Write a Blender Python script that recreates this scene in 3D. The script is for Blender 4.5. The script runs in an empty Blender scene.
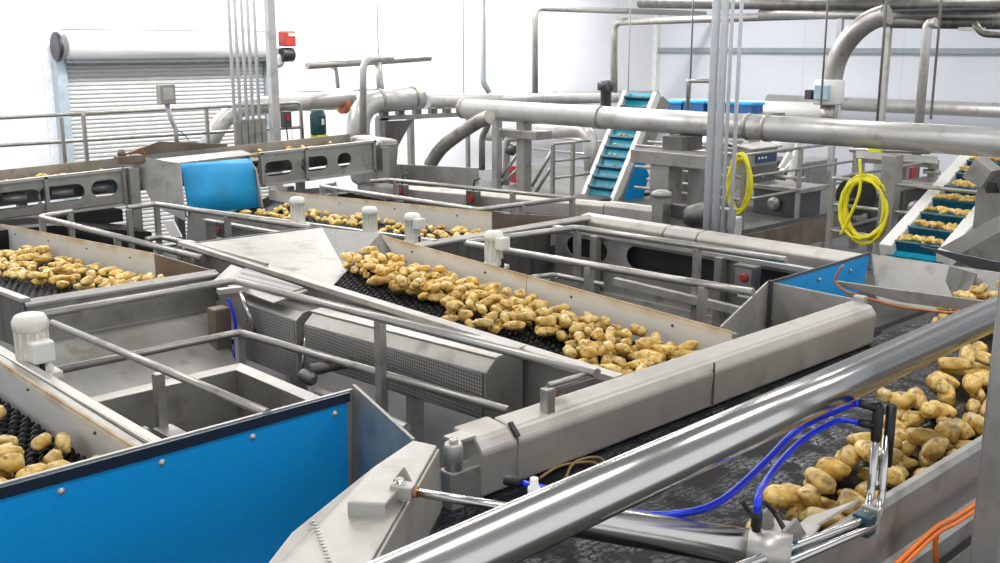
import bpy, bmesh, math, random
from mathutils import Vector, Matrix, noise
random.seed(7)
C = bpy.context.scene.collection
V = Vector
PI = math.pi

# ------------------------------------------------------------------ camera
F = 1047.0; PITCH = math.atan(236/1047.0); HD = math.radians(46.5); CZ = 3.8
vx, vy = math.cos(HD), math.sin(HD)
FW = V((vx*math.cos(PITCH), vy*math.cos(PITCH), -math.sin(PITCH)))
RT = V((vy, -vx, 0)); UP = RT.cross(FW)
cam_d = bpy.data.cameras.new('camera'); cam = bpy.data.objects.new('camera', cam_d); C.objects.link(cam)
cam_d.sensor_width = 36; cam_d.lens = 36*F/1000; cam_d.clip_start = 0.05; cam_d.clip_end = 200
cam.matrix_world = Matrix(((RT.x, UP.x, -FW.x, 0), (RT.y, UP.y, -FW.y, 0), (RT.z, UP.z, -FW.z, CZ), (0, 0, 0, 1)))
bpy.context.scene.camera = cam

def W(px, py, x=None, y=None, z=None):
    """survey helper: where the sight line to an image point meets a known wall/level"""
    d = FW + RT*((px-500)/F) + UP*((281.5-py)/F)
    t = x/d.x if x is not None else y/d.y if y is not None else (z-CZ)/d.z
    return V((d.x*t, d.y*t, CZ+d.z*t))

# ------------------------------------------------------------------ materials
MATS = {}
def nt(name):
    m = bpy.data.materials.new(name); m.use_nodes = True
    return m, m.node_tree.nodes, m.node_tree.links, m.node_tree.nodes['Principled BSDF']
def ramp(n, stops):
    r = n.new('ShaderNodeValToRGB'); e = r.color_ramp.elements
    while len(e) < len(stops): e.new(0.5)
    for i, (p, c) in enumerate(stops):
        e[i].position = p; e[i].color = (*c, 1) if len(c) == 3 else c
    return r
def tc(n, l, scale=(1, 1, 1), kind='Object'):
    t = n.new('ShaderNodeTexCoord'); m = n.new('ShaderNodeMapping'); m.inputs['Scale'].default_value = scale
    l.new(t.outputs[kind], m.inputs['Vector']); return m
def steel(name, a, b, rough=0.35, metal=0.85, scale=3.0, stretch=(1, 1, 1), dirt=None, bump=0.02):
    m, n, l, p = nt(name)
    mp = tc(n, l, stretch)
    no = n.new('ShaderNodeTexNoise'); no.inputs['Scale'].default_value = scale; no.inputs['Detail'].default_value = 8; no.inputs['Roughness'].default_value = .65
    l.new(mp.outputs[0], no.inputs['Vector'])
    r = ramp(n, [(0.3, a), (0.7, b)]); l.new(no.outputs['Fac'], r.inputs['Fac'])
    out = r.outputs['Color']
    if dirt:
        n2 = n.new('ShaderNodeTexNoise'); n2.inputs['Scale'].default_value = scale*2.3; n2.inputs['Detail'].default_value = 6
        l.new(mp.outputs[0], n2.inputs['Vector'])
        r2 = ramp(n, [(0.55, (0, 0, 0)), (0.72, (1, 1, 1))]); l.new(n2.outputs['Fac'], r2.inputs['Fac'])
        mx = n.new('ShaderNodeMixRGB'); mx.inputs['Color2'].default_value = (*dirt, 1)
        l.new(r2.outputs['Color'], mx.inputs['Fac']); l.new(out, mx.inputs['Color1']); out = mx.outputs['Color']
    l.new(out, p.inputs['Base Color'])
    p.inputs['Metallic'].default_value = metal
    mr = n.new('ShaderNodeMapRange'); mr.inputs['To Min'].default_value = rough*.75; mr.inputs['To Max'].default_value = min(1, rough*1.35)
    l.new(no.outputs['Fac'], mr.inputs['Value']); l.new(mr.outputs[0], p.inputs['Roughness'])
    if bump:
        n3 = n.new('ShaderNodeTexNoise'); n3.inputs['Scale'].default_value = 60; l.new(mp.outputs[0], n3.inputs['Vector'])
        bp = n.new('ShaderNodeBump'); bp.inputs['Strength'].default_value = bump*5; bp.inputs['Distance'].default_value = .002
        l.new(n3.outputs['Fac'], bp.inputs['Height']); l.new(bp.outputs[0], p.inputs['Normal'])
    MATS[name] = m; return m
def plain(name, col, rough=0.5, metal=0, var=0.12, scale=8, spec=.5, stretch=(1, 1, 1)):
    m, n, l, p = nt(name)
    mp = tc(n, l, stretch); no = n.new('ShaderNodeTexNoise'); no.inputs['Scale'].default_value = scale; no.inputs['Detail'].default_value = 5
    l.new(mp.outputs[0], no.inputs['Vector'])
    r = ramp(n, [(0.3, tuple(c*(1-var) for c in col)), (0.7, tuple(min(1, c*(1+var)) for c in col))])
    l.new(no.outputs['Fac'], r.inputs['Fac']); l.new(r.outputs['Color'], p.inputs['Base Color'])
    p.inputs['Roughness'].default_value = rough; p.inputs['Metallic'].default_value = metal
    p.inputs['Specular IOR Level'].default_value = spec
    MATS[name] = m; return m

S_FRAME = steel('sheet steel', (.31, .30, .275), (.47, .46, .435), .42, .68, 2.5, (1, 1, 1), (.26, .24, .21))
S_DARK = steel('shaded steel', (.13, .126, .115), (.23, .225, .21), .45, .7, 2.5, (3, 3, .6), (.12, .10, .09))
S_LIGHT = steel('satin steel', (.46, .445, .41), (.61, .595, .56), .40, .6, 3, (1, 1, 1), (.45, .42, .38))
S_RAIL = steel('brushed rail steel', (.40, .385, .355), (.50, .485, .455), .33, .7, 5, (1, 1, 1), (.34, .32, .29))
S_TUBE = steel('polished tube steel', (.60, .585, .56), (.64, .625, .60), .20, 1.0, .6, (1, 1, 1), None, .0)
S_PIPE = steel('pale process pipe', (.50, .49, .475), (.64, .63, .61), .36, .5, 2, (1, 1, 1), (.38, .36, .33))
S_ZINC = steel('galvanised conduit', (.42, .46, .50), (.56, .60, .64), .4, .35, 10)
S_COND = plain('pale conduit zinc', (.78, .81, .84), .4, .0, .06, 10)
S_BEAM = steel('mill finish steel', (.47, .45, .41), (.58, .56, .52), .45, .55, 2.2, (1, 1, 1), (.43, .40, .36))
BLUE = plain('blue plastic sheet', (.004, .33, .80), .40, 0, .06, 60, .4)
BLUEL = plain('light blue plastic sheet', (.02, .40, .80), .42, 0, .18, 4, .5)
TEAL = plain('blue belt rubber', (.01, .36, .52), .4, 0, .2, 12)
TEALD = plain('dark teal cleat', (.004, .085, .14), .45, 0, .2, 12)
BLACK = plain('black rubber', (.012, .012, .014), .45, 0, .3, 10)
ROLL = plain('black roller plastic', (.003, .0032, .004), .42, 0, .3, 30, .2)
CREAM = plain('cream motor paint', (.80, .78, .70), .4, 0, .1, 15)
WHITEP = plain('white plastic', (.80, .80, .76), .4, 0, .05, 9)
YEL = plain('yellow hose rubber', (.92, .82, .03), .4, 0, .12, 10)
ORG = plain('orange cable sheath', (.85, .20, .02), .45, 0, .1, 10)
COPP = plain('copper brown cable', (.50, .17, .07), .45, 0, .2, 14)
HOSE = plain('blue air hose', (.01, .04, .75), .25, 0, .15, 12)
RED = plain('red enamel', (.42, .03, .03), .4, 0, .2, 10)
TEALM = plain('dark teal motor paint', (.015, .065, .08), .4, 0, .2, 10)
NAVY = plain('navy panel', (.02, .05, .13), .35)
DKGREY = plain('dark grey casting', (.09, .09, .095), .4, .3)
ROPE = plain('straw twine', (.30, .20, .08), .8)
LEAF = plain('orange brown leaf', (.40, .17, .05), .7)
GLINT = plain('white lamp diffuser', (.8, .8, .8), .6)

def mat_guard():
    m, n, l, p = nt('white guard with rusty top')
    t = n.new('ShaderNodeTexCoord'); s = n.new('ShaderNodeSeparateXYZ'); l.new(t.outputs['Generated'], s.inputs[0])
    no = n.new('ShaderNodeTexNoise'); no.inputs['Scale'].default_value = 5; no.inputs['Detail'].default_value = 8
    l.new(t.outputs['Object'], no.inputs['Vector'])
    uvn = n.new('ShaderNodeAttribute'); uvn.attribute_name = 'up'
    add = n.new('ShaderNodeMath'); add.operation = 'MULTIPLY_ADD'; add.inputs[1].default_value = .5; l.new(no.outputs['Fac'], add.inputs[0]); l.new(uvn.outputs['Fac'], add.inputs[2])
    r = ramp(n, [(.60, (.74, .73, .69)), (.69, (.70, .62, .48)), (.80, (.46, .30, .13)), (.93, (.25, .13, .05))])
    dv = n.new('ShaderNodeMath'); dv.operation = 'DIVIDE'; dv.inputs[1].default_value = 1.6; l.new(add.outputs[0], dv.inputs[0])
    l.new(dv.outputs[0], r.inputs['Fac']); l.new(r.outputs['Color'], p.inputs['Base Color']); p.inputs['Roughness'].default_value = .5
    return m
GUARD = mat_guard()

def mat_perf():
    m, n, l, p = nt('perforated steel')
    mp = tc(n, l, (1, 55, 55))
    s = n.new('ShaderNodeSeparateXYZ'); l.new(mp.outputs[0], s.inputs[0])
    outs = []
    for ax in ('Y', 'Z'):
        fr = n.new('ShaderNodeMath'); fr.operation = 'FRACT'; l.new(s.outputs[ax], fr.inputs[0])
        sb = n.new('ShaderNodeMath'); sb.operation = 'SUBTRACT'; sb.inputs[1].default_value = .5; l.new(fr.outputs[0], sb.inputs[0])
        pw = n.new('ShaderNodeMath'); pw.operation = 'POWER'; pw.inputs[1].default_value = 2; l.new(sb.outputs[0], pw.inputs[0]); outs.append(pw)
    ad = n.new('ShaderNodeMath'); ad.operation = 'ADD'; l.new(outs[0].outputs[0], ad.inputs[0]); l.new(outs[1].outputs[0], ad.inputs[1])
    lt = n.new('ShaderNodeMath'); lt.operation = 'LESS_THAN'; lt.inputs[1].default_value = .07; l.new(ad.outputs[0], lt.inputs[0])
    mx = n.new('ShaderNodeMixRGB'); mx.inputs['Color1'].default_value = (.46, .45, .43, 1); mx.inputs['Color2'].default_value = (.10, .10, .10, 1)
    l.new(lt.outputs[0], mx.inputs['Fac']); l.new(mx.outputs[0], p.inputs['Base Color'])
    p.inputs['Metallic'].default_value = .7; p.inputs['Roughness'].default_value = .42
    return m
PERF = mat_perf()

def mat_wetbelt():
    m, n, l, p = nt('wet dark belt')
    mp = tc(n, l, (1, 1, 1))
    br = n.new('ShaderNodeTexBrick'); br.inputs['Scale'].default_value = 9; br.inputs['Mortar Size'].default_value = .05; br.inputs['Mortar Smooth'].default_value = .6
    br.inputs['Color1'].default_value = (1, 1, 1, 1); br.inputs['Color2'].default_value = (.75, .75, .75, 1); br.inputs['Mortar'].default_value = (0, 0, 0, 1)
    no = n.new('ShaderNodeTexNoise'); no.inputs['Scale'].default_value = 9; no.inputs['Detail'].default_value = 8; no.inputs['Roughness'].default_value = .7
    l.new(mp.outputs[0], no.inputs['Vector'])
    wv = n.new('ShaderNodeVectorMath'); wv.operation = 'MULTIPLY_ADD'; wv.inputs[1].default_value = (.12, .12, 0); l.new(no.outputs['Color'], wv.inputs[0]); l.new(mp.outputs[0], wv.inputs[2])
    l.new(wv.outputs[0], br.inputs['Vector'])
    n2 = n.new('ShaderNodeTexNoise'); n2.inputs['Scale'].default_value = 5; n2.inputs['Detail'].default_value = 5; l.new(mp.outputs[0], n2.inputs['Vector'])
    r2 = ramp(n, [(.44, (0, 0, 0)), (.56, (1, 1, 1))]); l.new(n2.outputs['Fac'], r2.inputs['Fac'])
    mu = n.new('ShaderNodeMath'); mu.operation = 'MULTIPLY'; l.new(br.outputs['Color'], mu.inputs[0]); l.new(r2.outputs['Color'], mu.inputs[1])
    n4 = n.new('ShaderNodeTexNoise'); n4.inputs['Scale'].default_value = 11; n4.inputs['Detail'].default_value = 3; l.new(mp.outputs[0], n4.inputs['Vector'])
    r4 = ramp(n, [(.40, (0, 0, 0)), (.52, (1, 1, 1))]); l.new(n4.outputs['Fac'], r4.inputs['Fac'])
    mu2 = n.new('ShaderNodeMath'); mu2.operation = 'MULTIPLY'; l.new(mu.outputs[0], mu2.inputs[0]); l.new(r4.outputs['Color'], mu2.inputs[1])
    cr = ramp(n, [(0, (.006, .0065, .009)), (1, (.018, .020, .026))]); l.new(mu2.outputs[0], cr.inputs['Fac']); l.new(cr.outputs['Color'], p.inputs['Base Color'])
    rr = n.new('ShaderNodeMapRange'); rr.inputs['To Min'].default_value = .5; rr.inputs['To Max'].default_value = .17; l.new(mu2.outputs[0], rr.inputs['Value']); l.new(rr.outputs[0], p.inputs['Roughness'])
    sp = n.new('ShaderNodeMapRange'); sp.inputs['To Min'].default_value = .12; sp.inputs['To Max'].default_value = .7; l.new(mu2.outputs[0], sp.inputs['Value']); l.new(sp.outputs[0], p.inputs['Specular IOR Level'])
    n3 = n.new('ShaderNodeTexNoise'); n3.inputs['Scale'].default_value = 38; n3.inputs['Detail'].default_value = 4; l.new(mp.outputs[0], n3.inputs['Vector'])
    bp = n.new('ShaderNodeBump'); bp.inputs['Strength'].default_value = .18; bp.inputs['Distance'].default_value = .010
    l.new(n3.outputs['Fac'], bp.inputs['Height']); l.new(bp.outputs[0], p.inputs['Normal'])
    return m
WET = mat_wetbelt()

def mat_potato():
    m, n, l, p = nt('potato skin')
    mp = tc(n, l, (1, 1, 1)); oi = n.new('ShaderNodeObjectInfo')
    ad = n.new('ShaderNodeVectorMath'); ad.operation = 'ADD'
    cm = n.new('ShaderNodeCombineXYZ'); ml = n.new('ShaderNodeMath'); ml.operation = 'MULTIPLY'; ml.inputs[1].default_value = 37
    l.new(oi.outputs['Random'], ml.inputs[0])
    for i in range(3): l.new(ml.outputs[0], cm.inputs[i])
    l.new(mp.outputs[0], ad.inputs[0]); l.new(cm.outputs[0], ad.inputs[1])
    no = n.new('ShaderNodeTexNoise'); no.inputs['Scale'].default_value = 16; no.inputs['Detail'].default_value = 6; no.inputs['Roughness'].default_value = .6; l.new(ad.outputs[0], no.inputs['Vector'])
    r = ramp(n, [(.32, (.42, .23, .06)), (.43, (.70, .46, .14)), (.56, (.90, .66, .26)), (.74, (.98, .81, .45))]); l.new(no.outputs['Fac'], r.inputs['Fac'])
    hs = n.new('ShaderNodeHueSaturation'); hs.inputs['Saturation'].default_value = 1.08
    mr = n.new('ShaderNodeMapRange'); mr.inputs['To Min'].default_value = .72; mr.inputs['To Max'].default_value = 1.08; l.new(oi.outputs['Random'], mr.inputs['Value']); l.new(mr.outputs[0], hs.inputs['Value'])
    l.new(r.outputs['Color'], hs.inputs['Color'])
    n2 = n.new('ShaderNodeTexNoise'); n2.inputs['Scale'].default_value = 42; n2.inputs['Detail'].default_value = 5; l.new(ad.outputs[0], n2.inputs['Vector'])
    r2 = ramp(n, [(.54, (0, 0, 0)), (.66, (.85, .85, .85))]); l.new(n2.outputs['Fac'], r2.inputs['Fac'])
    mx = n.new('ShaderNodeMixRGB'); mx.inputs['Color2'].default_value = (.24, .13, .05, 1); l.new(r2.outputs['Color'], mx.inputs['Fac']); l.new(hs.outputs['Color'], mx.inputs['Color1'])
    l.new(mx.outputs[0], p.inputs['Base Color']); p.inputs['Roughness'].default_value = .33; p.inputs['Specular IOR Level'].default_value = .5
    bp = n.new('ShaderNodeBump'); bp.inputs['Strength'].default_value = .35; bp.inputs['Distance'].default_value = .003; l.new(n2.outputs['Fac'], bp.inputs['Height']); l.new(bp.outputs[0], p.inputs['Normal'])
    return m
POT = mat_potato()

def mat_wall(name, col, axis, pitch, seam):
    m, n, l, p = nt(name)
    t = n.new('ShaderNodeTexCoord'); s = n.new('ShaderNodeSeparateXYZ'); l.new(t.outputs['Object'], s.inputs[0])
    dv = n.new('ShaderNodeMath'); dv.operation = 'DIVIDE'; dv.inputs[1].default_value = pitch; l.new(s.outputs[axis], dv.inputs[0])
    fr = n.new('ShaderNodeMath'); fr.operation = 'FRACT'; l.new(dv.outputs[0], fr.inputs[0])
    lt = n.new('ShaderNodeMath'); lt.operation = 'LESS_THAN'; lt.inputs[1].default_value = .012; l.new(fr.outputs[0], lt.inputs[0])
    no = n.new('ShaderNodeTexNoise'); no.inputs['Scale'].default_value = .5; no.inputs['Detail'].default_value = 4; l.new(t.outputs['Object'], no.inputs['Vector'])
    r = ramp(n, [(.3, tuple(c*.93 for c in col)), (.7, col)]); l.new(no.outputs['Fac'], r.inputs['Fac'])
    mx = n.new('ShaderNodeMixRGB'); mx.inputs['Color2'].default_value = (*seam, 1); l.new(lt.outputs[0], mx.inputs['Fac']); l.new(r.outputs['Color'], mx.inputs['Color1'])
    l.new(mx.outputs[0], p.inputs['Base Color']); p.inputs['Roughness'].default_value = .5
    return m
WALL_L = mat_wall('white panel wall', (.86, .87, .90), 'X', 3.3, (.72, .73, .76))
WALL_R = mat_wall('pale blue panel wall', (.74, .77, .83), 'Y', 2.6, (.62, .66, .72))
CEIL = plain('ceiling white', (.75, .76, .78), .7, 0, .04, 1)
CONC = plain('grey concrete', (.07, .068, .064), .6, 0, .25, 1.5)
PLAT = plain('platform deck', (.12, .12, .115), .5, .3, .2, 3)
BROWN = plain('stained steel skirt', (.22, .18, .14), .5, .5, .25, 4)
SLAT = None

# ------------------------------------------------------------------ mesh builder
class MB:
    def __init__(s): s.v = []; s.f = []; s.sm = []; s.up = {}
    def add(s, vs, fs, smooth=False):
        o = len(s.v); s.v += [V(v) for v in vs]; s.f += [[i+o for i in f] for f in fs]; s.sm += [smooth]*len(fs); return s
    def box(s, a, b):
        x0, x1 = sorted((a[0], b[0])); y0, y1 = sorted((a[1], b[1])); z0, z1 = sorted((a[2], b[2]))
        return s.add([(x0, y0, z0), (x1, y0, z0), (x1, y1, z0), (x0, y1, z0), (x0, y0, z1), (x1, y0, z1), (x1, y1, z1), (x0, y1, z1)],
                     [(0, 3, 2, 1), (4, 5, 6, 7), (0, 1, 5, 4), (1, 2, 6, 5), (2, 3, 7, 6), (3, 0, 4, 7)])
    def beam(s, a, b, w, h, up=(0, 0, 1)):     # rectangular bar between two points, w across, h along up
        a = V(a); b = V(b); d = (b-a).normalized(); u = V(up)
        if abs(d.dot(u)) > .98: u = V((0, 1, 0))
        r = d.cross(u).normalized(); u = r.cross(d).normalized()
        vs = []
        for p in (a, b):
            for i, j in ((-1, -1), (1, -1), (1, 1), (-1, 1)): vs.append(p + r*(i*w/2) + u*(j*h/2))
        return s.add(vs, [(0, 1, 2, 3), (7, 6, 5, 4), (0, 4, 5, 1), (1, 5, 6, 2), (2, 6, 7, 3), (3, 7, 4, 0)])
    def plate(s, pts, t):                      # planar polygon thickened along its normal
        pts = [V(p) for p in pts]; n = V((0, 0, 0))
        for i in range(len(pts)):
            a = pts[i]; b = pts[(i+1) % len(pts)]; n += a.cross(b)
        n.normalize(); k = len(pts)
        vs = [p + n*t/2 for p in pts] + [p - n*t/2 for p in pts]
        fs = [list(range(k)), list(range(2*k-1, k-1, -1))] + [(i, i+k, (i+1) % k + k, (i+1) % k) for i in range(k)]
        return s.add(vs, fs)
    def prism(s, pts, vec):                    # polygon swept by a vector
        pts = [V(p) for p in pts]; vec = V(vec); k = len(pts); n = V((0, 0, 0))
        for i in range(k): n += pts[i].cross(pts[(i+1) % k])
        if n.dot(vec) > 0: pts = pts[::-1]
        vs = pts + [p+vec for p in pts]
        return s.add(vs, [list(range(k)), list(range(2*k-1, k-1, -1))] + [(i, i+k, (i+1) % k+k, (i+1) % k) for i in range(k)])
    def tube(s, path, r, seg=14, fillet=0, cap=True, rs=None):
        P = [V(p) for p in path]
        if fillet:
            Q = [P[0]]
            for i in range(1, len(P)-1):
                a = (P[i-1]-P[i]); b = (P[i+1]-P[i]); f = min(fillet, a.length*.49, b.length*.49); a = P[i]+a.normalized()*f; b = P[i]+b.normalized()*f
                for k in range(9):
                    t = k/8; Q.append(a*(1-t)**2 + P[i]*2*t*(1-t) + b*t*t)
            Q.append(P[-1]); P = Q
        n = len(P); vs = []; d0 = (P[1]-P[0]).normalized()
        u = V((0, 0, 1)) if abs(d0.z) < .9 else V((1, 0, 0)); u = (u-d0*u.dot(d0)).normalized()
        for i in range(n):
            d = ((P[min(i+1, n-1)]-P[i]).normalized() + (P[i]-P[max(i-1, 0)]).normalized()).normalized()
            u = (u-d*u.dot(d)).normalized(); w = d.cross(u); rr = rs[i] if rs else r
            for k in range(seg):
                a = 2*PI*k/seg; vs.append(P[i]+u*math.cos(a)*rr+w*math.sin(a)*rr)
        fs = [(i*seg+k, i*seg+(k+1) % seg, (i+1)*seg+(k+1) % seg, (i+1)*seg+k) for i in range(n-1) for k in range(seg)]
        s.add(vs, fs, True)
        if cap:
            o = len(s.v)-n*seg
            s.f.append([o+k for k in range(seg-1, -1, -1)]); s.sm.append(False)
            s.f.append([o+(n-1)*seg+k for k in range(seg)]); s.sm.append(False)
        return s
    def lathe(s, base, axis, prof, seg=20):    # prof: (r, h) along axis
        a = V(axis).normalized(); b = V(base); u = V((0, 0, 1)) if abs(a.z) < .9 else V((1, 0, 0)); u = (u-a*u.dot(a)).normalized(); w = a.cross(u)
        vs = []
        for r, h in prof:
            for k in range(seg):
                t = 2*PI*k/seg; vs.append(b+a*h+(u*math.cos(t)+w*math.sin(t))*r)
        n = len(prof)
        fs = [(i*seg+k, i*seg+(k+1) % seg, (i+1)*seg+(k+1) % seg, (i+1)*seg+k) for i in range(n-1) for k in range(seg)]
        s.add(vs, fs, True); o = len(s.v)-n*seg
        s.f.append([o+k for k in range(seg-1, -1, -1)]); s.sm.append(False)
        s.f.append([o+(n-1)*seg+k for k in range(seg)]); s.sm.append(False)
        return s
    def slotted(s, o, du, dv, w, h, t, slots, nrm=None):
        """sheet with rounded slots cut through. o corner, du/dv unit vectors, slots = (cx, cy, half length, radius)"""
        o = V(o); du = V(du); dv = V(dv); n = du.cross(dv).normalized()
        bm = bmesh.new()
        def loop(pts):
            vs = [bm.verts.new((p[0], p[1], 0)) for p in pts]
            for i in range(len(vs)): bm.edges.new((vs[i], vs[(i+1) % len(vs)]))
        loop([(0, 0), (w, 0), (w, h), (0, h)])
        for cx, cy, hl, r in slots:
            pts = [(cx+hl+r*math.cos(a), cy+r*math.sin(a)) for a in [(-PI/2+PI*k/10) for k in range(11)]]
            pts += [(cx-hl+r*math.cos(a), cy+r*math.sin(a)) for a in [(PI/2+PI*k/10) for k in range(11)]]
            loop(pts)
        bmesh.ops.triangle_fill(bm, use_beauty=True, use_dissolve=False, edges=bm.edges[:], normal=(0, 0, 1))
        g = bmesh.ops.extrude_face_region(bm, geom=bm.faces[:])
        for e in g['geom']:
            if isinstance(e, bmesh.types.BMVert): e.co.z += t
        bmesh.ops.recalc_face_normals(bm, faces=bm.faces[:])
        bm.verts.index_update()
        s.add([o+du*v.co.x+dv*v.co.y+n*v.co.z for v in bm.verts], [[v.index for v in f.verts] for f in bm.faces])
        bm.free(); return s
    def build(s, name, mat, parent=None, bevel=0, loc=None):
        me = bpy.data.meshes.new(name)
        if loc is None:
            if parent is not None: loc = V((0, 0, 0))
            else:
                xs = [v.x for v in s.v]; ys = [v.y for v in s.v]; zs = [v.z for v in s.v]
                loc = V(((min(xs)+max(xs))/2, (min(ys)+max(ys))/2, min(zs)))
        off = WORLD(parent) + loc if parent is not None else V(loc)
        me.from_pydata([v-off for v in s.v], [], s.f)
        for p, k in zip(me.polygons, s.sm): p.use_smooth = k
        me.materials.append(mat); me.update()
        o = bpy.data.objects.new(name, me); C.objects.link(o); o.location = loc
        if parent is not None: o.parent = parent
        if bevel:
            b = o.modifiers.new('bevel', 'BEVEL'); b.width = bevel; b.segments = 2; b.limit_method = 'ANGLE'; b.angle_limit = math.radians(40)
            b.use_clamp_overlap = True
        return o
def WORLD(o):
    p = V((0, 0, 0))
    while o is not None: p += o.location; o = o.parent
    return p
def thing(name, label, cat, loc, group=None):
    o = bpy.data.objects.new(name, None); C.objects.link(o); o.location = V(loc); o.empty_display_size = .1
    return tag(o, label, cat, group)
def tag(o, label, cat, group=None, kind=None):
    o['label'] = label; o['category'] = cat
    if group: o['group'] = group
    if kind: o['kind'] = kind
    return o
def struct(o, label=None):
    o['kind'] = 'structure'
    if label: o['label'] = label
    return o
def tree_copy(root, loc, label=None, rz=None):
    r = root.copy(); C.objects.link(r); r.location = loc
    if rz is not None: r.rotation_euler.z = rz
    if label: r['label'] = label
    for ch in root.children:
        c = ch.copy(); C.objects.link(c); c.parent = r
        for g in ch.children:
            d = g.copy(); C.objects.link(d); d.parent = c
    return r
def smooth(P, n=6):
    P = [V(p) for p in P]; out = []
    for i in range(len(P)-1):
        a = P[max(i-1, 0)]; b = P[i]; c = P[i+1]; d = P[min(i+2, len(P)-1)]
        for k in range(n):
            t = k/n; out.append(.5*((2*b)+(c-a)*t+(2*a-5*b+4*c-d)*t*t+(3*b-a-3*c+d)*t**3))
    out.append(P[-1]); return out
def bolt(mb, p, n, r=.009):
    n = V(n).normalized(); mb.lathe(V(p)-n*.002, n, [(r*1.5, 0), (r*1.5, .003), (r*.9, .004), (r*.8, .010), (r*.3, .012)], 10); return mb

def railing(label, rails, posts, r=.021, group=None, fil=.05, pw=.045, name='guard_rail'):
    """rails: list of (part name, path); posts: list of (top point, bottom z)"""
    p0 = V(posts[0][0]) if posts else V(rails[0][1][0]); zb = min([p[1] for p in posts]) if posts else V(rails[0][1][0]).z
    t = thing(name, label, 'railing', (p0.x, p0.y, zb), group)
    for nme, path in rails: MB().tube(path, r, 12, fil).build(nme, S_RAIL, t)
    for top, zb in posts:
        top = V(top); MB().box((top.x-pw/2, top.y-pw/2, zb), (top.x+pw/2, top.y+pw/2, top.z-r*.5)).build('post', S_RAIL, t, .004)
    return t

# ------------------------------------------------------------------ the room
struct(MB().box((-6, -6, -.1), (24.4, 19.3, 0)).build('floor', CONC))
struct(MB().box((-6, 19, 0), (24.4, 19.2, 7)).build('wall_back', WALL_L))
struct(MB().box((24.15, -6, 0), (24.35, 19, 7)).build('wall_right', WALL_R))
struct(MB().box((-6, -6, 7), (24.4, 19.3, 7.1)).build('ceiling', CEIL))
struct(MB().box((24.02, -6, 3.62), (24.15, 19, 3.74)).build('trim_1', plain('grey girt', (.30, .34, .38), .5)))
struct(MB().box((23.98, 18.86, 0), (24.15, 19.0, 7)).build('trim_2', WHITEP))
struct(MB().box((7.02, 18.93, 0), (7.18, 19.0, 6.9)).build('trim_3', plain('white post', (.80, .81, .85), .5)))

# roller door
d = bpy.data.objects.new('door_1', None); C.objects.link(d); d.location = (9.3, 18.9, 0); d['kind'] = 'structure'
cur = MB(); zz = .02
sl = []
while zz < 3.52:
    sl += [(18.84, zz), (18.81, zz+.02), (18.81, zz+.05), (18.84, zz+.07)]; zz += .075
prof = [V((7.35, y, z)) for y, z in sl] + [V((7.35, 18.9, 3.54)), V((7.35, 18.9, 0.02))]
cur.prism(prof, (3.95, 0, 0)).build('shutter_curtain', plain('grey slat paint', (.62, .63, .62), .45, .1, .04, 4), d)
MB().lathe((7.30, 18.62, 3.78), (1, 0, 0), [(.225, 0), (.225, 4.05)], 32).build('shutter_hood', plain('hood paint', (.78, .79, .80), .4, .1, .04, 3), d)
MB().box((7.30, 18.55, 3.50), (11.35, 18.82, 3.58)).build('hood_lip', plain('lip paint', (.30, .32, .33), .4), d, .01)
MB().lathe((7.13, 18.62, 3.78), (1, 0, 0), [(.20, 0), (.25, .015), (.25, .06), (.20, .08), (.08, .085)], 28).build('end_disc', plain('dark disc', (.03, .035, .04), .35), d)
for x0 in (7.16, 11.32):
    MB().box((x0, 18.70, 0), (x0+.18, 18.95, 3.62)).build('guide_rail', plain('blue grey jamb', (.42, .50, .56), .4, .2), d, .01)
MB().tube([(7.25, 18.55, 4.07), (11.3, 18.55, 4.07)], .008, 6).build('control_wire', DKGREY, d)
# motor of the shutter
m = thing('shutter_motor', 'red and black electric motor at the right end of the roller shutter drum', 'motor', (11.62, 18.5, 3.45))
MB().box((11.54, 18.3, 3.78), (11.78, 18.60, 4.08)).build('gear_box', plain('dark red enamel', (.38, .03, .02), .45), m, .03)
MB().lathe((11.50, 18.45, 3.62), (1, 0, 0), [(.12, 0), (.14, .03), (.14, .26), (.10, .28)], 18).build('motor_body', BLACK, m)
MB().box((11.60, 18.28, 3.98), (11.78, 18.30, 4.04)).build('nameplate', plain('cream plate', (.75, .6, .4)), m)
MB().lathe((11.45, 18.5, 3.50), (0, -1, 0), [(.13, 0), (.13, .05), (.06, .07)], 20).build('chain_wheel', S_ZINC, m)
MB().box((11.40, 18.52, 3.6), (11.58, 18.98, 3.75)).build('bracket', S_ZINC, m)
tag(MB().tube([(11.72, 18.22, 3.5), (11.73, 18.22, 1.6)], .01, 6).build('pull_chain', S_ZINC), 'thin hoist chain hanging below the red shutter motor', 'chain')
tag(MB().tube([(11.52, 18.2, 3.45), (11.52, 18.2, 1.4)], .008, 6).build('pull_chain', S_ZINC), 'thin chain nearest the galvanised column beside the roller shutter', 'chain')

# ------------------------------------------------------------------ potatoes
def potato_mesh(i):
    rnd = random.Random(100+i); bm = bmesh.new(); bmesh.ops.create_icosphere(bm, subdivisions=3, radius=1)
    L = [.064, .056, .070, .045, .076, .060, .046, .068][i]; R = [.0305, .028, .031, .030, .030, .033, .028, .027][i]
    bend = rnd.uniform(-.10, .10); o = V((rnd.uniform(0, 50),)*3)
    for v in bm.verts:
        c = v.co.copy(); k = 1+.26*noise.noise(c*1.25+o)+.10*noise.noise(c*2.8+o)+.03*noise.noise(c*6+o)
        sx = math.copysign(abs(c.x)**.85, c.x)
        v.co = V((sx*L*k, c.y*R*k*(1-.12*c.x*rnd.choice((1,)))+bend*L*c.x*c.x*.8, c.z*R*.94*k))
    me = bpy.data.meshes.new('potato'); bm.to_mesh(me); bm.free(); me.materials.append(POT)
    for p in me.polygons: p.use_smooth = True
    return me, L, R
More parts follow.
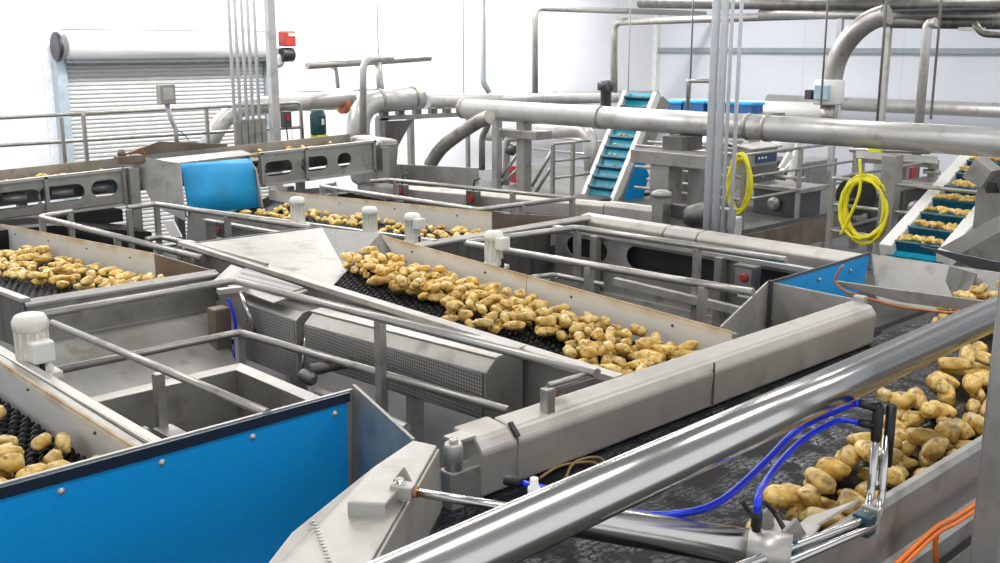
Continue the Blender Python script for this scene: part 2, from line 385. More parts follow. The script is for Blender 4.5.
PM = [potato_mesh(i) for i in range(8)]
def put_potato(i, loc, eul, label, group, sc=1.0):
    o = bpy.data.objects.new('potato', PM[i][0]); C.objects.link(o); o.location = loc; o.rotation_euler = eul; o.scale = (sc,)*3
    tag(o, label, 'potato', group); return o
def pile(n, sampler, zf, label, group, sc=1.0, tries=14, zmax=.16, seed=1, yawbias=None, ok=None):
    rnd = random.Random(seed); balls = []; cell = {}
    def near(x, y):
        cx, cy = int(x//.12), int(y//.12)
        for a in (-1, 0, 1):
            for b in (-1, 0, 1): yield from cell.get((cx+a, cy+b), ())
    for _ in range(n):
        best = None
        for t in range(tries):
            i = rnd.randrange(8); s = sc*rnd.uniform(.9, 1.12); L, R = PM[i][1]*s, PM[i][2]*s
            x, y = sampler(rnd); yaw = rnd.uniform(0, 2*PI) if yawbias is None else rnd.gauss(yawbias, .6)
            c, sn = math.cos(yaw), math.sin(yaw); q = L-R*.75
            pts = [(x+c*k*q, y+sn*k*q) for k in (-1, 0, 1)]
            if ok and not all(ok(*p) for p in pts): continue
            z = max(zf(px, py) for px, py in pts)+R*.92
            zr = max(zf(px, py) for px, py in pts)
            for px, py in pts:
                for bx, by, bz, br in near(px, py):
                    d2 = (px-bx)**2+(py-by)**2; rr = (R+br)*.88
                    if d2 < rr*rr: z = max(z, bz+math.sqrt(rr*rr-d2))
            if best is None or z-zr < best[0]: best = (z-zr, x, y, z, yaw, i, s, R, pts)
        if best is None or best[0] > zmax: continue
        _, x, y, z, yaw, i, s, R, pts = best
        for px, py in pts: cell.setdefault((int(px//.12), int(py//.12)), []).append((px, py, z, R))
        put_potato(i, (x, y, z), (rnd.uniform(0, 6.28), rnd.uniform(-.12, .12), yaw), label, group, s)

# ------------------------------------------------------------------ grading decks (shaker sorters)
def roller_mesh(w, phase):
    m = MB(); n = max(24, int(w/.011)); pr = []
    for k in range(n+1):
        x = w*k/n; pr.append((.020+.007*math.cos(2*PI*x/.050+phase*PI), x))
    m.lathe((0, 0, 0), (1, 0, 0), pr, 8); me = bpy.data.meshes.new('roller')
    me.from_pydata(m.v, [], m.f); me.materials.append(ROLL)
    for p in me.polygons: p.use_smooth = True
    return me
def sorter(label, xl, xg, y0, y1, zf, group, guard_h=.12, y0g=None, y1g=None):
    """lane running along Y; left wall at xl, white guard at xg"""
    t = thing('sorting_deck', label, 'sorting machine', ((xl+xg)/2, y0, 1.6), group)
    w = xg-xl-.06
    rm = [roller_mesh(w, 0), roller_mesh(w, 1)]
    k = 0; y = y0+.04
    while y < y1:
        o = bpy.data.objects.new('roller', rm[k % 2]); C.objects.link(o); o.parent = t
        o.location = V((xl+.03, y, zf(y)-.035))-t.location; k += 1; y += .058
    MB().plate([(xl+.02, y0, zf(y0)-.13), (xg, y0, zf(y0)-.13), (xg, y1, zf(y1)-.13), (xl+.02, y1, zf(y1)-.13)], .01).build('catch_pan', S_LIGHT, t)
    y1g = y1g or y1; y0g = y0g or y0
    # white guard strip, split in panels, with a vertical stain attribute
    npan = max(1, round((y1g-y0g)/1.5))
    for q in range(npan):
        a = y0g+(y1g-y0g)*q/npan; b = y0g+(y1g-y0g)*(q+1)/npan-.006
        g = MB(); ns = 24; vs = []; fs = []
        for i in range(ns+1):
            yy = a+(b-a)*i/ns
            for dx, h in ((0, -.06), (0, guard_h*.55), (0, guard_h-.02), (.004, guard_h), (.016, guard_h), (.018, -.06)):
                vs.append((xg+dx, yy, zf(yy)+h))
        for i in range(ns):
            for j in range(5): fs.append((i*6+j, i*6+j+1, (i+1)*6+j+1, (i+1)*6+j))
        fs.append((5, 4, 3, 2, 1, 0)); fs.append(tuple(ns*6+j for j in range(6)))
        g.add(vs, fs); o = g.build('side_guard', GUARD, t)
        at = o.data.attributes.new('up', 'FLOAT', 'POINT')
        hv = [0, .55, .85, 1.0, 1.05, 0]
        for i in range(len(vs)): at.data[i].value = hv[i % 6]*1.0
        bb = MB()
        for yy in (a+.25*(b-a), a+.75*(b-a)): bolt(bb, (xg, yy, zf(yy)+guard_h*.68), (-1, 0, 0), .006)
        bb.build('bolt_pair', DKGREY, o)
    # frame tube behind guard
    MB().prism([(xg+.02, y0g, zf(y0g)-.20), (xg+.02, y0g, zf(y0g)+guard_h-.012), (xg+.07, y0g, zf(y0g)+guard_h-.02), (xg+.07, y0g, zf(y0g)-.20)], (0, y1g-y0g, zf(y1g)-zf(y0g))).build('side_frame', S_FRAME, t, .008)
    # legs down to the floor
    for yy in (y0+.35, y1-.3):
        for xx in (xl+.02, xg+.045):
            MB().box((xx-.04, yy-.04, 0), (xx+.04, yy+.04, zf(yy)-.20)).build('leg', S_FRAME, t)
    return t

# main deck
zfA = lambda y: 2.245+.040*(y-2.9)
A = sorter('long sorting deck in the centre, black rollers heaped with potatoes beside a white guard', 3.40, 4.30, 2.86, 5.75, zfA, 'roller sorting decks', .165)
def wallz(y): return 2.40+.022*(y-2.8)
# left side wall with rim and skirt
MB().prism([(3.335, 2.80, wallz(2.8)-.03), (3.335, 2.80, wallz(2.8)), (3.40, 2.80, wallz(2.8)), (3.40, 2.80, wallz(2.8)-.30), (3.385, 2.80, wallz(2.8)-.30), (3.385, 2.80, wallz(2.8)-.03)],
           (0, 4.0, .06)).build('side_wall', S_BEAM, A)
MB().prism([(3.375, 2.80, 2.36), (3.375, 2.80, 1.95), (3.365, 2.80, 1.95), (3.365, 2.80, 2.36)], (0, 4.0, .05)).build('side_skirt', S_FRAME, A)
rg = MB(); rg.lathe((3.362, 3.12, 2.22), (-1, 0, 0), [(.034, 0), (.034, .004)], 24); rg.build('inspection_plug', S_LIGHT, A)
rg = MB()
for k in range(24):
    a = 2*PI*k/24; b = 2*PI*(k+1)/24
    rg.beam((3.356, 3.12+.036*math.cos(a), 2.22+.036*math.sin(a)), (3.356, 3.12+.036*math.cos(b), 2.22+.036*math.sin(b)), .005, .005)
rg.build('rusty_ring', LEAF, A)
# infeed hopper plates
cr = (4.54, 6.80, 2.41)
MB().plate([(3.42, 6.82, 2.42), cr, (3.93, 5.62, 2.335), (3.42, 5.15, 2.33)], .010).build('infeed_plate', S_FRAME, A)
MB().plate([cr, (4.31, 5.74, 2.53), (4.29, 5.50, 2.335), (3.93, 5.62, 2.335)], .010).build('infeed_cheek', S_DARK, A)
MB().prism([(3.40, 6.83, 2.43), (4.56, 6.83, 2.42), (4.58, 6.83, 1.9), (3.40, 6.83, 1.9)], (0, .012, 0)).build('infeed_back', S_FRAME, A)
MB().prism([(3.385, 6.82, 2.46), (3.385, 5.7, 2.46), (3.385, 5.9, 2.05), (3.385, 6.6, 1.95)], (.012, 0, 0)).build('infeed_side', S_FRAME, A)
bm_ = MB(); bolt(bm_, (4.02, 6.05, 2.37), (-.2, -.5, 1), .02); bm_.build('bolt', S_LIGHT, A)
# perforated covers on the left side
cv = MB(); cv.prism([(3.34, 3.36, 2.415), (3.16, 3.36, 2.395), (3.10, 3.36, 2.34), (3.10, 3.36, 2.11), (3.34, 3.36, 2.02)], (0, 1.50, -.06)); cv.build('cover_body', S_FRAME, A, .004)
MB().plate([(3.096, 3.38, 2.335), (3.096, 4.84, 2.275), (3.096, 4.84, 2.06), (3.096, 3.38, 2.12)], .004).build('perforated_sheet', PERF, A)
cv = MB(); cv.prism([(3.35, 3.355, 2.425), (3.155, 3.355, 2.405), (3.155, 3.355, 2.398), (3.35, 3.355, 2.418)], (0, 1.52, -.06)); cv.build('cover_lid', S_LIGHT, A)
cv = MB(); cv.prism([(3.36, 5.02, 2.32), (3.20, 5.02, 2.30), (3.15, 5.02, 2.26), (3.15, 5.02, 1.90), (3.36, 5.02, 1.9)], (0, .62, 0)); cv.build('cover_body', S_FRAME, A, .004)
MB().box((3.146, 5.04, 1.92), (3.15, 5.62, 2.25)).build('perforated_sheet', PERF, A)
MB().plate([(3.29, 5.98, 2.42), (3.13, 5.92, 2.35), (3.13, 5.22, 2.33), (3.29, 5.1, 2.40)], .01).build('tilted_tray', S_LIGHT, A)
MB().plate([(3.29, 5.80, 2.428), (3.18, 5.74, 2.38), (3.18, 5.24, 2.362), (3.29, 5.14, 2.41)], .008).build('tray_mesh', PERF, A)
MB().tube([(3.22, 5.02, 2.22), (3.12, 4.94, 1.95)], .010, 8).build('latch_rod', S_TUBE, A)

# near left deck
zfN = lambda y: 2.275+.008*(y-3.4)
N = sorter('near left sorting deck, black rollers with a few potatoes by a rust-stained white guard', .40, 1.47, 3.44, 6.2, zfN, 'roller sorting decks', .125)
MB().box((1.545, 3.44, 2.15), (1.60, 6.2, 2.392)).build('outer_rail', S_LIGHT, N, .012)

# upstream left deck
zfM = lambda y: 2.285-.055*(y-6.0)
Mx = sorter('upper left sorting deck half covered with potatoes above a deep steel chute', 2.06, 3.06, 6.0, 9.6, zfM, 'roller sorting decks', .185, y0g=6.6, y1g=9.6)
# open box rim around discharge end
MB().prism([(2.00, 5.98, 2.38), (2.00, 6.03, 2.40), (3.20, 6.03, 2.40), (3.20, 5.98, 2.38)], (0, 0, -.02)).build('front_rim', S_LIGHT, Mx, .004)
MB().prism([(2.0, 6.0, 2.38), (2.0, 6.0, 2.12), (3.17, 6.0, 2.12), (3.20, 6.0, 2.38)], (0, .012, 0)).build('front_wall', S_FRAME, Mx)
MB().plate([(2.0, 6.0, 2.13), (3.17, 6.0, 2.13), (2.98, 5.42, 1.93), (1.9, 5.42, 1.93)], .01).build('discharge_chute', S_FRAME, Mx)
MB().plate([(1.9, 5.42, 1.93), (2.98, 5.42, 1.93), (2.98, 5.40, 1.70), (1.9, 5.40, 1.70)], .01).build('chute_lip', S_DARK, Mx)
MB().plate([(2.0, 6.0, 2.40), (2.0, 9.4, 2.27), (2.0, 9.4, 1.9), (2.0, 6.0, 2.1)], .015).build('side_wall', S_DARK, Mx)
MB().beam((2.01, 6.0, 2.40), (2.01, 9.4, 2.27), .05, .02).build('side_rim', S_LIGHT, Mx)
MB().plate([(3.07, 6.60, 2.435), (3.19, 6.0, 2.39), (3.19, 6.0, 2.2), (3.07, 6.60, 2.2)], .012).build('end_cheek', BROWN, Mx)

# upstream right deck (behind the centre deck)
zfB = lambda y: 2.285-.045*(y-5.8)
B = sorter('rear sorting deck beyond the white motors, rows of potatoes along a stained guard', 4.95, 5.88, 5.85, 9.9, zfB, 'roller sorting decks', .185, y0g=6.3, y1g=9.8)
MB().prism([(4.70, 5.82, 2.38), (4.70, 5.87, 2.40), (6.62, 5.87, 2.40), (6.62, 5.82, 2.38)], (0, 0, -.02)).build('front_rim', S_LIGHT, B, .004)
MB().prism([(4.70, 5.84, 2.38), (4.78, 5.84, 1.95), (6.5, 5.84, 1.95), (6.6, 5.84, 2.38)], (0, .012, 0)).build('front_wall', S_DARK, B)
MB().beam((4.90, 5.85, 2.39), (4.90, 9.7, 2.21), .05, .02).build('side_rim', S_LIGHT, B)
MB().plate([(4.90, 5.85, 2.39), (4.90, 9.7, 2.21), (4.86, 9.7, 1.9), (4.86, 5.85, 1.95)], .012).build('side_wall', S_FRAME, B)
MB().plate([(5.89, 6.30, 2.44), (6.50, 5.87, 2.39), (6.45, 5.87, 2.2), (5.89, 6.30, 2.2)], .012).build('end_cheek', BROWN, B)

# potatoes on the decks
def lin(p, tab):
    for (a, va), (b, vb) in zip(tab, tab[1:]):
        if a <= p <= b: return va+(vb-va)*(p-a)/(b-a)
    return tab[0][1] if p < tab[0][0] else tab[-1][1]
xA = [(2.9, 3.60), (3.1, 3.55), (3.35, 3.58), (3.55, 3.85), (3.8, 3.86), (4.0, 3.62), (4.35, 3.62), (4.5, 3.85), (4.9, 3.80), (5.2, 3.82), (5.4, 3.86), (5.7, 3.86)]
def sA(r):
    y = 2.93+2.76*r.random(); lo = lin(y, xA); return lo+.03+(4.22-lo-.03)*(r.random()**.85), y
pile(255, sA, lambda x, y: zfA(y), 'brown-skinned potato heaped along the white guard of the centre sorting deck', 'potatoes on the centre deck', .92, 12, .125, 3, ok=lambda x, y: x < 4.262 and y > 2.86)
def sN(r): y = 3.48+.62*r.random(); return 1.42-.62*r.random(), y
pile(21, sN, lambda x, y: zfN(y), 'yellow-brown potato lying behind the top edge of the large blue panel', 'potatoes on the near left deck', 1.18, 12, .12, 5, ok=lambda x, y: x < 1.43 and y > 3.46)
put_potato(3, (1.32, 4.42, zfN(4.4)+.03), (0, 0, .6), 'single round potato apart on the black rollers at the left edge', None)
def sM(r): y = 6.25+2.6*r.random()**1.3; return 3.0-(.30+.3*min(1, (y-6.2)/1.2))*r.random()-.0, y
pile(115, sM, lambda x, y: zfM(y), 'tan potato in the heap on the upper left sorting deck', 'potatoes on the upper left deck', 1.0, 10, .13, 8, ok=lambda x, y: x < 3.02)
def sB(r):
    y = r.choice([6.15+1.1*r.random(), 6.15+1.1*r.random(), 7.5+.9*r.random(), 8.55+.9*r.random()]); return 5.83-.5*r.random(), y
pile(85, sB, lambda x, y: zfB(y), 'small potato lying by the stained guard of the rear sorting deck', 'potatoes on the rear deck', .95, 8, .12, 9, ok=lambda x, y: x < 5.85)

# ------------------------------------------------------------------ vibrator motors (cream)
def vib_motor(label, x, y, z, s=1.0, box=True, bz=.07):
    t = thing('vibrator_motor', label, 'motor', (x, y, z), 'cream vibrator motors')
    m = MB(); m.lathe((x, y, z+.03*s), (0, 0, 1), [(.085*s, 0), (.085*s, .02*s), (.068*s, .035*s), (.068*s, .205*s), (.080*s, .210*s), (.082*s, .245*s), (.066*s, .275*s), (.050*s, .280*s)], 12).build('motor_body', CREAM, t)
    m = MB()
    for k in range(12):
        a = 2*PI*k/12; c, sn = math.cos(a), math.sin(a)
        m.beam((x+c*.068*s, y+sn*.068*s, z+.07*s), (x+c*.068*s, y+sn*.068*s, z+.235*s), .008*s, .016*s, (c, sn, 0))
    m.build('cooling_fins', CREAM, t)
    MB().box((x-.10*s, y-.08*s, z), (x+.10*s, y+.08*s, z+.035*s)).build('foot_plate', CREAM, t, .006)
    if box:
        MB().box((x-.045*s, y-.135*s, z+(.10+bz)*s), (x+.055*s, y-.05*s, z+(.20+bz)*s)).build('terminal_box', WHITEP, t, .010*s)
        MB().tube([(x, y-.10*s, z+.10*s), (x, y-.105*s, z+.06*s), (x, y-.09*s, z-.04*s)], .012*s, 8, .02).build('power_cable', BLACK, t)
    return t
vib_motor('cream motor with terminal box, nearest, beside the near left deck guard', 1.635, 4.86, 2.29, 1.0, True, .0)
vib_motor('cream motor standing behind the guard of the centre deck beside the railing corner', 4.50, 4.80, 2.40, .80)
vib_motor('cream motor behind the infeed corner of the centre deck, left one of the close pair', 4.84, 6.58, 2.33, .78, False)
vib_motor('cream motor with boxy cap, right one of the close pair behind the centre deck', 4.80, 6.00, 2.35, .78)
vib_motor('small cream motor standing farthest left behind the railing, by the rear deck', 4.70, 7.39, 2.33, .80, False)

# ------------------------------------------------------------------ discharge conveyor with wet belt
dc = thing('discharge_conveyor', 'wide conveyor with wet black belt running under the polished tube', 'conveyor', (4, 2.1, 0))
MB().box((.4, 1.50, 2.13), (6.70, 2.73, 2.16)).build('belt', WET, dc)
MB().box((.4, 1.53, 1.80), (6.70, 2.70, 2.12)).build('belt_bed', DKGREY, dc)
# far trough beam
tb = thing('trough_beam', 'long box-section steel beam edging the far side of the wet belt', 'beam', (4.0, 2.74, 2.16))
MB().prism([(2.62, 2.80, 2.165), (2.62, 2.665, 2.165), (2.62, 2.655, 2.34), (2.62, 2.69, 2.385), (2.62, 2.80, 2.40)], (2.80, 0, 0)).build('box_section', S_BEAM, tb, .012)
MB().prism([(2.43, 2.82, 2.165), (2.43, 2.66, 2.165), (2.43, 2.65, 2.345), (2.43, 2.69, 2.39), (2.43, 2.82, 2.405)], (.18, 0, 0)).build('end_cap', S_BEAM, tb, .012)
MB().beam((2.614, 2.70, 2.405), (2.614, 2.655, 2.36), .02, .012).build('joint_seal', BLACK, tb)
for xx in (3.87,):
    MB().box((xx, 2.652, 2.18), (xx+.006, 2.66, 2.385)).build('weld_seam', S_DARK, tb)
for xx in (3.0, 5.0):
    MB().box((xx, 2.76, 0), (xx+.08, 2.84, 2.2)).build('leg', S_FRAME, dc)
    MB().box((xx, 1.42, 0), (xx+.08, 1.50, 2.0)).build('leg', S_FRAME, dc)
# near wall
nw = thing('side_wall_plate', 'folded steel side wall holding potatoes on the near edge of the wet belt', 'panel', (4.2, 1.48, 1.9))
MB().prism([(2.35, 1.52, 2.14), (2.35, 1.50, 2.32), (2.35, 1.47, 2.325), (2.35, 1.46, 2.30), (2.35, 1.46, 2.10), (2.35, 1.43, 2.05), (2.35, 1.43, 1.98), (2.35, 1.46, 1.96), (2.35, 1.52, 2.0)], (4.6, 0, 0)).build('folded_panel', S_FRAME, nw, .003)
MB().plate([(2.55, 1.515, 2.33), (3.08, 1.52, 2.33), (2.98, 1.64, 2.26), (2.72, 1.61, 2.27)], .008).build('corner_flap', S_LIGHT, nw)
MB().slotted((3.2, 1.40, 1.62), (1, 0, 0), (0, 0, 1), 2.4, .36, .01, [(.95, .10, .35, .13)]).build('lower_web', S_FRAME, nw)
# end wall, chute, blue liner
ew = thing('end_hopper', 'steel end hopper with blue liner where potatoes land at the far end of the belt', 'hopper', (6.6, 2.4, 2.16))
MB().prism([(6.68, 3.36, 2.405), (6.68, 1.3, 2.42), (6.50, 1.9, 2.14), (6.50, 3.2, 2.14)], (.015, 0, 0)).build('end_plate', S_FRAME, ew)
MB().plate([(6.66, 2.80, 2.41), (6.60, 2.60, 2.40), (6.48, 2.60, 2.16), (6.56, 2.8, 2.16)], .01).build('corner_fold', S_DARK, ew)
MB().prism([(5.43, 3.36, 2.39), (6.68, 3.36, 2.405), (6.62, 3.36, 2.16), (5.43, 3.36, 2.16)], (0, .012, 0)).build('blue_liner', BLUE, ew)
MB().beam((5.43, 3.36, 2.40), (6.68, 3.36, 2.412), .012, .016).build('trim_edge', DKGREY, ew)
bm_ = MB()
for xx in (5.62, 6.02, 6.42): bolt(bm_, (xx, 3.355, 2.33), (0, -1, 0))
bm_.build('bolt_row', S_LIGHT, ew)
MB().plate([(5.42, 3.36, 2.41), (5.42, 2.80, 2.40), (5.42, 2.80, 2.18), (5.42, 3.36, 2.18)], .014).build('side_plate', S_LIGHT, ew)
MB().prism([(5.415, 3.35, 2.415), (4.36, 2.955, 2.405), (4.36, 2.955, 2.1), (5.415, 3.35, 2.1)], (0, .012, 0)).build('gusset_plate', S_LIGHT, ew)
MB().box((5.40, 3.32, 2.12), (5.43, 3.352, 2.42)).build('weld_post', DKGREY, ew)
MB().box((5.40, 2.73, 2.16), (5.45, 2.80, 2.425)).build('corner_post', S_BEAM, ew, .008)
cb = thing('cross_bar', 'thin steel cross bar spanning the end of the wet belt, orange cable beneath', 'beam', (5.75, 2.3, 2.3))
MB().prism([W(836, 281, x=5.7), W(900, 290, x=5.7), W(1000, 303, x=5.7), W(990, 312, x=5.7), W(960, 310, x=5.7), W(900, 302, x=5.7), W(836, 285, x=5.7)], (.02, 0, 0)).build('bar_plate', S_FRAME, cb, .003)
pth = [W(a_, b__, x=5.66) for a_, b__ in ((843, 265), (838, 273), (834, 281), (842, 290), (862, 297), (900, 307), (950, 313), (985, 309))]
tag(MB().tube(pth, .008, 8, .06).build('signal_cable', COPP), 'copper-orange cable sagging under the cross bar by the blue liner', 'cable')

# belt potatoes
xW = [(2.6, .17), (3.0, .26), (3.6, .36), (4.4, .44), (5.2, .55), (5.9, .66)]
def sW(r): x = 2.72+3.6*r.random()**1.0; return x, 1.55+lin(x, xW)*r.random()**1.25
pile(120, sW, lambda x, y: 2.16, 'wet potato lying against the near wall on the black belt', 'potatoes along the near wall of the belt', 1.30, 10, .17, 12, ok=lambda x, y: y > 1.56)
def sE(r): return 6.0+.5*r.random(), 1.75+.85*r.random()
pile(75, sE, lambda x, y: 2.16+.18*max(0, (x-6.0)/.5)*max(0, 1-abs(y-2.1)/.6), 'potato in the mound under the end hopper beyond the polished tube', 'potatoes in the end hopper', 1.05, 6, .30, 13, ok=lambda x, y: x < 6.5)
put_potato(6, (4.62, 2.52, 2.19), (0, 0, .3), 'lone small potato beside the trough beam at the far end', None, .8)

# ------------------------------------------------------------------ blue panel chute at left front
bp = thing('blue_side_panel', 'large blue plastic panel bolted to a steel sheet, filling the lower left', 'panel', (1.2, 3.4, 1.0))
MB().prism([(-.6, 3.40, 2.395), (2.36, 3.40, 2.40), (2.34, 3.40, 1.2), (-.6, 3.40, 1.2)], (0, .012, 0)).build('blue_sheet', BLUE, bp)
MB().prism([(-.6, 3.392, 2.405), (2.37, 3.392, 2.41), (2.37, 3.392, 2.372), (1.5, 3.392, 2.366), (.8, 3.392, 2.37), (-.6, 3.392, 2.36)], (0, .01, 0)).build('trim_edge', plain('navy trim', (.012, .022, .045), .35), bp)
MB().box((-.6, 3.415, 1.2), (2.40, 3.43, 2.412)).build('backing_sheet', S_LIGHT, bp)
for xx in (.1, .45, .82, 1.19, 1.55, 1.92, 2.30):
    bolt(MB(), (xx, 3.40, 2.335), (0, -1, 0), .009).build('bolt', S_LIGHT, bp)
# wing plate and diverter gate
wg = thing('wing_plate', 'triangular grey steel wing between the blue panel and the hinged gate', 'panel', (2.3, 3.1, 1.3))
MB().plate([(2.41, 3.42, 2.43), (2.25, 2.83, 2.40), (2.20, 2.70, 1.5), (2.36, 3.42, 1.5)], .014).build('wing_sheet', S_FRAME, wg)
gt = thing('diverter_gate', 'hinged steel diverter gate arm angled across the belt in the foreground', 'gate', (2.25, 2.72, 1.9))
top = [(2.24, 2.82, 2.395), (1.98, 2.71, 2.40), (1.51, 2.48, 2.40), (1.20, 2.28, 2.36), (1.25, 1.98, 2.34), (1.58, 2.19, 2.39), (2.27, 2.72, 2.395)]
MB().plate(top, .012).build('gate_top', S_LIGHT, gt, .005)
MB().plate([(2.27, 2.715, 2.39), (1.58, 2.185, 2.385), (1.25, 1.975, 2.335), (1.25, 1.99, 2.0), (1.7, 2.27, 2.17), (2.27, 2.70, 2.17)], .012).build('gate_face', S_BEAM, gt, .004)
MB().plate([(2.20, 2.80, 2.39), (1.51, 2.48, 2.39), (1.20, 2.28, 2.35), (1.2, 2.28, 1.9), (2.20, 2.8, 1.9)], .012).build('gate_back', S_BEAM, gt)
MB().lathe((2.33, 2.70, 2.30), (0, 0, 1), [(.035, 0), (.035, .09), (.03, .10)], 18).build('hinge_barrel', S_LIGHT, gt)
MB().lathe((2.33, 2.70, 2.40), (0, 0, 1), [(.018, 0), (.018, .014), (.008, .016)], 6).build('hinge_bolt', S_TUBE, gt)
MB().box((2.29, 2.665, 2.15), (2.45, 2.74, 2.30)).build('hinge_block', S_FRAME, gt, .008)
MB().box((2.35, 2.70, 2.385), (2.44, 2.78, 2.40)).build('hinge_leaf', S_LIGHT, gt, .003)
# clevis bracket on gate
MB().prism([(1.70, 2.47, 2.39), (1.86, 2.56, 2.39), (1.93, 2.47, 2.39), (1.78, 2.38, 2.39)], (0, 0, .055)).build('clevis_bracket', S_LIGHT, gt, .006)
MB().prism([(1.93, 2.57, 2.39), (1.98, 2.49, 2.39), (1.95, 2.51, 2.47)], (.012, .006, 0)).build('bracket_rib', S_LIGHT, gt)
wb = MB()
for k in range(14): wb.lathe((1.60-.009*k, 2.50-.020*k, 2.402), (0, 0, 1), [(.007, 0), (.005, .004)], 6)
wb.build('weld_bead', S_LIGHT, gt)
# pneumatic cylinder
A0, A1 = V((1.90, 2.42, 2.435)), V((2.46, 1.40, 2.40)); ax = (A1-A0).normalized(); LN = (A1-A0).length
cy = thing('pneumatic_cylinder', 'polished pneumatic cylinder pushing the diverter gate, lying under the big tube', 'cylinder', tuple(A1-V((0, 0, .06))))
MB().tube([A0, A0+ax*.45], .015, 14).build('piston_rod', S_TUBE, cy)
MB().tube([A0+ax*.40, A0+ax*.43, A0+ax*.431, A0+ax*(LN-.12)], .052, 26, rs=[.060, .060, .054, .054]).build('barrel', S_TUBE, cy)
MB().tube([A0+ax*(LN-.12), A0+ax*(LN-.0)], .057, 26).build('end_cap', S_LIGHT, cy)
MB().beam(A0-ax*.055, A0+ax*.02, .05, .045).build('rod_clevis', S_LIGHT, cy, .005)
MB().lathe(A0-ax*.03+V((0, 0, .02)), (0, 0, 1), [(.022, 0), (.022, .006), (.014, .006), (.014, .018)], 6).build('clevis_bolt', S_TUBE, cy)
MB().tube([A0+ax*.02, A0+ax*.032], .018, 10).build('rusty_nut', LEAF, cy)
MB().lathe(A0+ax*.41+V((0, 0, .05)), (0, 0, 1), [(.020, 0), (.020, .03), (.013, .03), (.013, .06)], 12).build('port_fitting', WHITEP, cy)
MB().lathe(A0+ax*(LN-.10)+V((0, 0, .05)), (0, 0, 1), [(.013, 0), (.013, .02), (.016, .02), (.016, .065), (.011, .07)], 12).build('hose_fitting', BLACK, cy)
# bracket at the near wall
bk = thing('cylinder_bracket', 'steel clevis bracket fixing the cylinder to the near wall of the belt', 'bracket', (2.62, 1.50, 2.32))
MB().prism([(2.46, 1.62, 2.33), (2.74, 1.62, 2.33), (2.80, 1.50, 2.33), (2.46, 1.42, 2.33)], (0, 0, .012)).build('base_plate', S_LIGHT, bk, .003)
MB().prism([(2.50, 1.57, 2.34), (2.70, 1.60, 2.34), (2.68, 1.60, 2.41), (2.54, 1.57, 2.42)], (.0, .012, 0)).build('bracket_ear', S_FRAME, bk, .003)
MB().prism([(2.50, 1.47, 2.34), (2.72, 1.50, 2.34), (2.66, 1.50, 2.41), (2.54, 1.47, 2.42)], (.0, .012, 0)).build('bracket_ear', S_FRAME, bk, .003)
MB().lathe((2.55, 1.45, 2.35), (0, 0, 1), [(.03, 0), (.03, .02), (.015, .025), (.015, .05)], 6).build('green_knob', TEALM, bk)
tag(MB().tube([W(748, 510, y=1.50)+V((.04, .05, 0)), W(752, 515, z=2.47), W(762, 500, z=2.47), W(775, 512, z=2.42), W(790, 540, z=2.38)], .008, 8, .03).build('signal_cable', BLACK), 'short black cable looping off the cylinder end cap', 'cable')

# big polished tube
ta = W(452, 560, z=2.72); tbp = W(1000, 311, z=2.72); dv = (tbp-ta)
tt = thing('handrail_tube', 'thick polished steel tube crossing the foreground diagonally above the wet belt', 'tube', tuple((ta+tbp)/2-V((0, 0, .06))))
MB().tube([ta-dv*.35, tbp+dv*.15], .066, 48).build('tube_body', S_TUBE, tt)
# upright at right edge
po = tag(MB().box((3.34, 1.15, 0), (3.46, 1.25, 3.6)).build('support_post', S_FRAME, None, .01), 'broad steel post cut by the right edge of the frame', 'post')

# spray pipes on the near wall
sp = thing('spray_manifold', 'pair of thin bent steel pipes rising from a dark green clamp block', 'pipe', (3.1, 1.50, 2.2))
b0 = W(860, 522, y=1.47)
for dx, tz in ((0, 0), (.034, .0)):
    q = b0+V((dx, -.015-dx*.6, .012-dx*.7))
    MB().tube([W(650, 600, y=1.43)+V((dx, -dx, -dx)), q, q+V((.10, .035, .035)), q+V((.115, .04, .27))], .013, 12, .045).build('bent_pipe', S_TUBE, sp)
MB().box(b0+V((-.03, -.045, -.035)), b0+V((.02, .015, .035))).build('clamp_block', TEALM, sp, .005)
MB().box(b0+V((.03, -.045, -.04)), b0+V((.05, .015, .045))).build('clamp_plate', S_LIGHT, sp, .003)
tp = b0+V((.14, .02, .27))
MB().lathe(tp+V((-.025, .005, -.03)), (0, 0, 1), [(.016, 0), (.018, .02), (.018, .11), (.010, .13)], 12).build('black_elbow', BLACK, sp)
MB().tube([tp+V((-.02, 0, .08)), tp+V((-.07, .05, .10))], .014, 10).build('push_fitting', BLACK, sp)
MB().tube([tp+V((-.02, 0, .02)), tp+V((-.06, .05, .03))], .014, 10).build('push_fitting', BLACK, sp)
MB().tube([tp+V((.014, -.02, -.12)), tp+V((.014, -.02, .09))], .017, 10).build('black_elbow', BLACK, sp)
MB().lathe(tp+V((-.015, .005, -.20)), (0, 0, 1), [(.02, 0), (.02, .03), (.015, .035), (.015, .11), (.02, .115), (.02, .14)], 6).build('hex_coupling', S_TUBE, sp)
put_potato(6, tuple(tp+V((-.005, 0, .125))), (0, .3, .3), 'small round potato perched on top of the spray pipe fittings', None, .85)
ha = tp+V((-.07, .05, .10)); hb = tp+V((-.06, .05, .03))
he = A0+ax*(LN-.10)+V((0, 0, .12))
def bez(a, b, c, d, n=26): return [a*(1-t)**3+b*3*t*(1-t)**2+c*3*t*t*(1-t)+d*t**3 for t in [i/n for i in range(n+1)]]
tag(MB().tube(smooth([hb, W(838, 421, z=2.58), W(808, 436, z=2.56), W(782, 460, z=2.54), W(762, 487, z=2.53), he+V((0, 0, .03)), he-V((0, 0, .02))]), .0105, 10).build('air_hose', HOSE), 'bright blue air hose curving down to the black fitting on the cylinder end', 'hose')
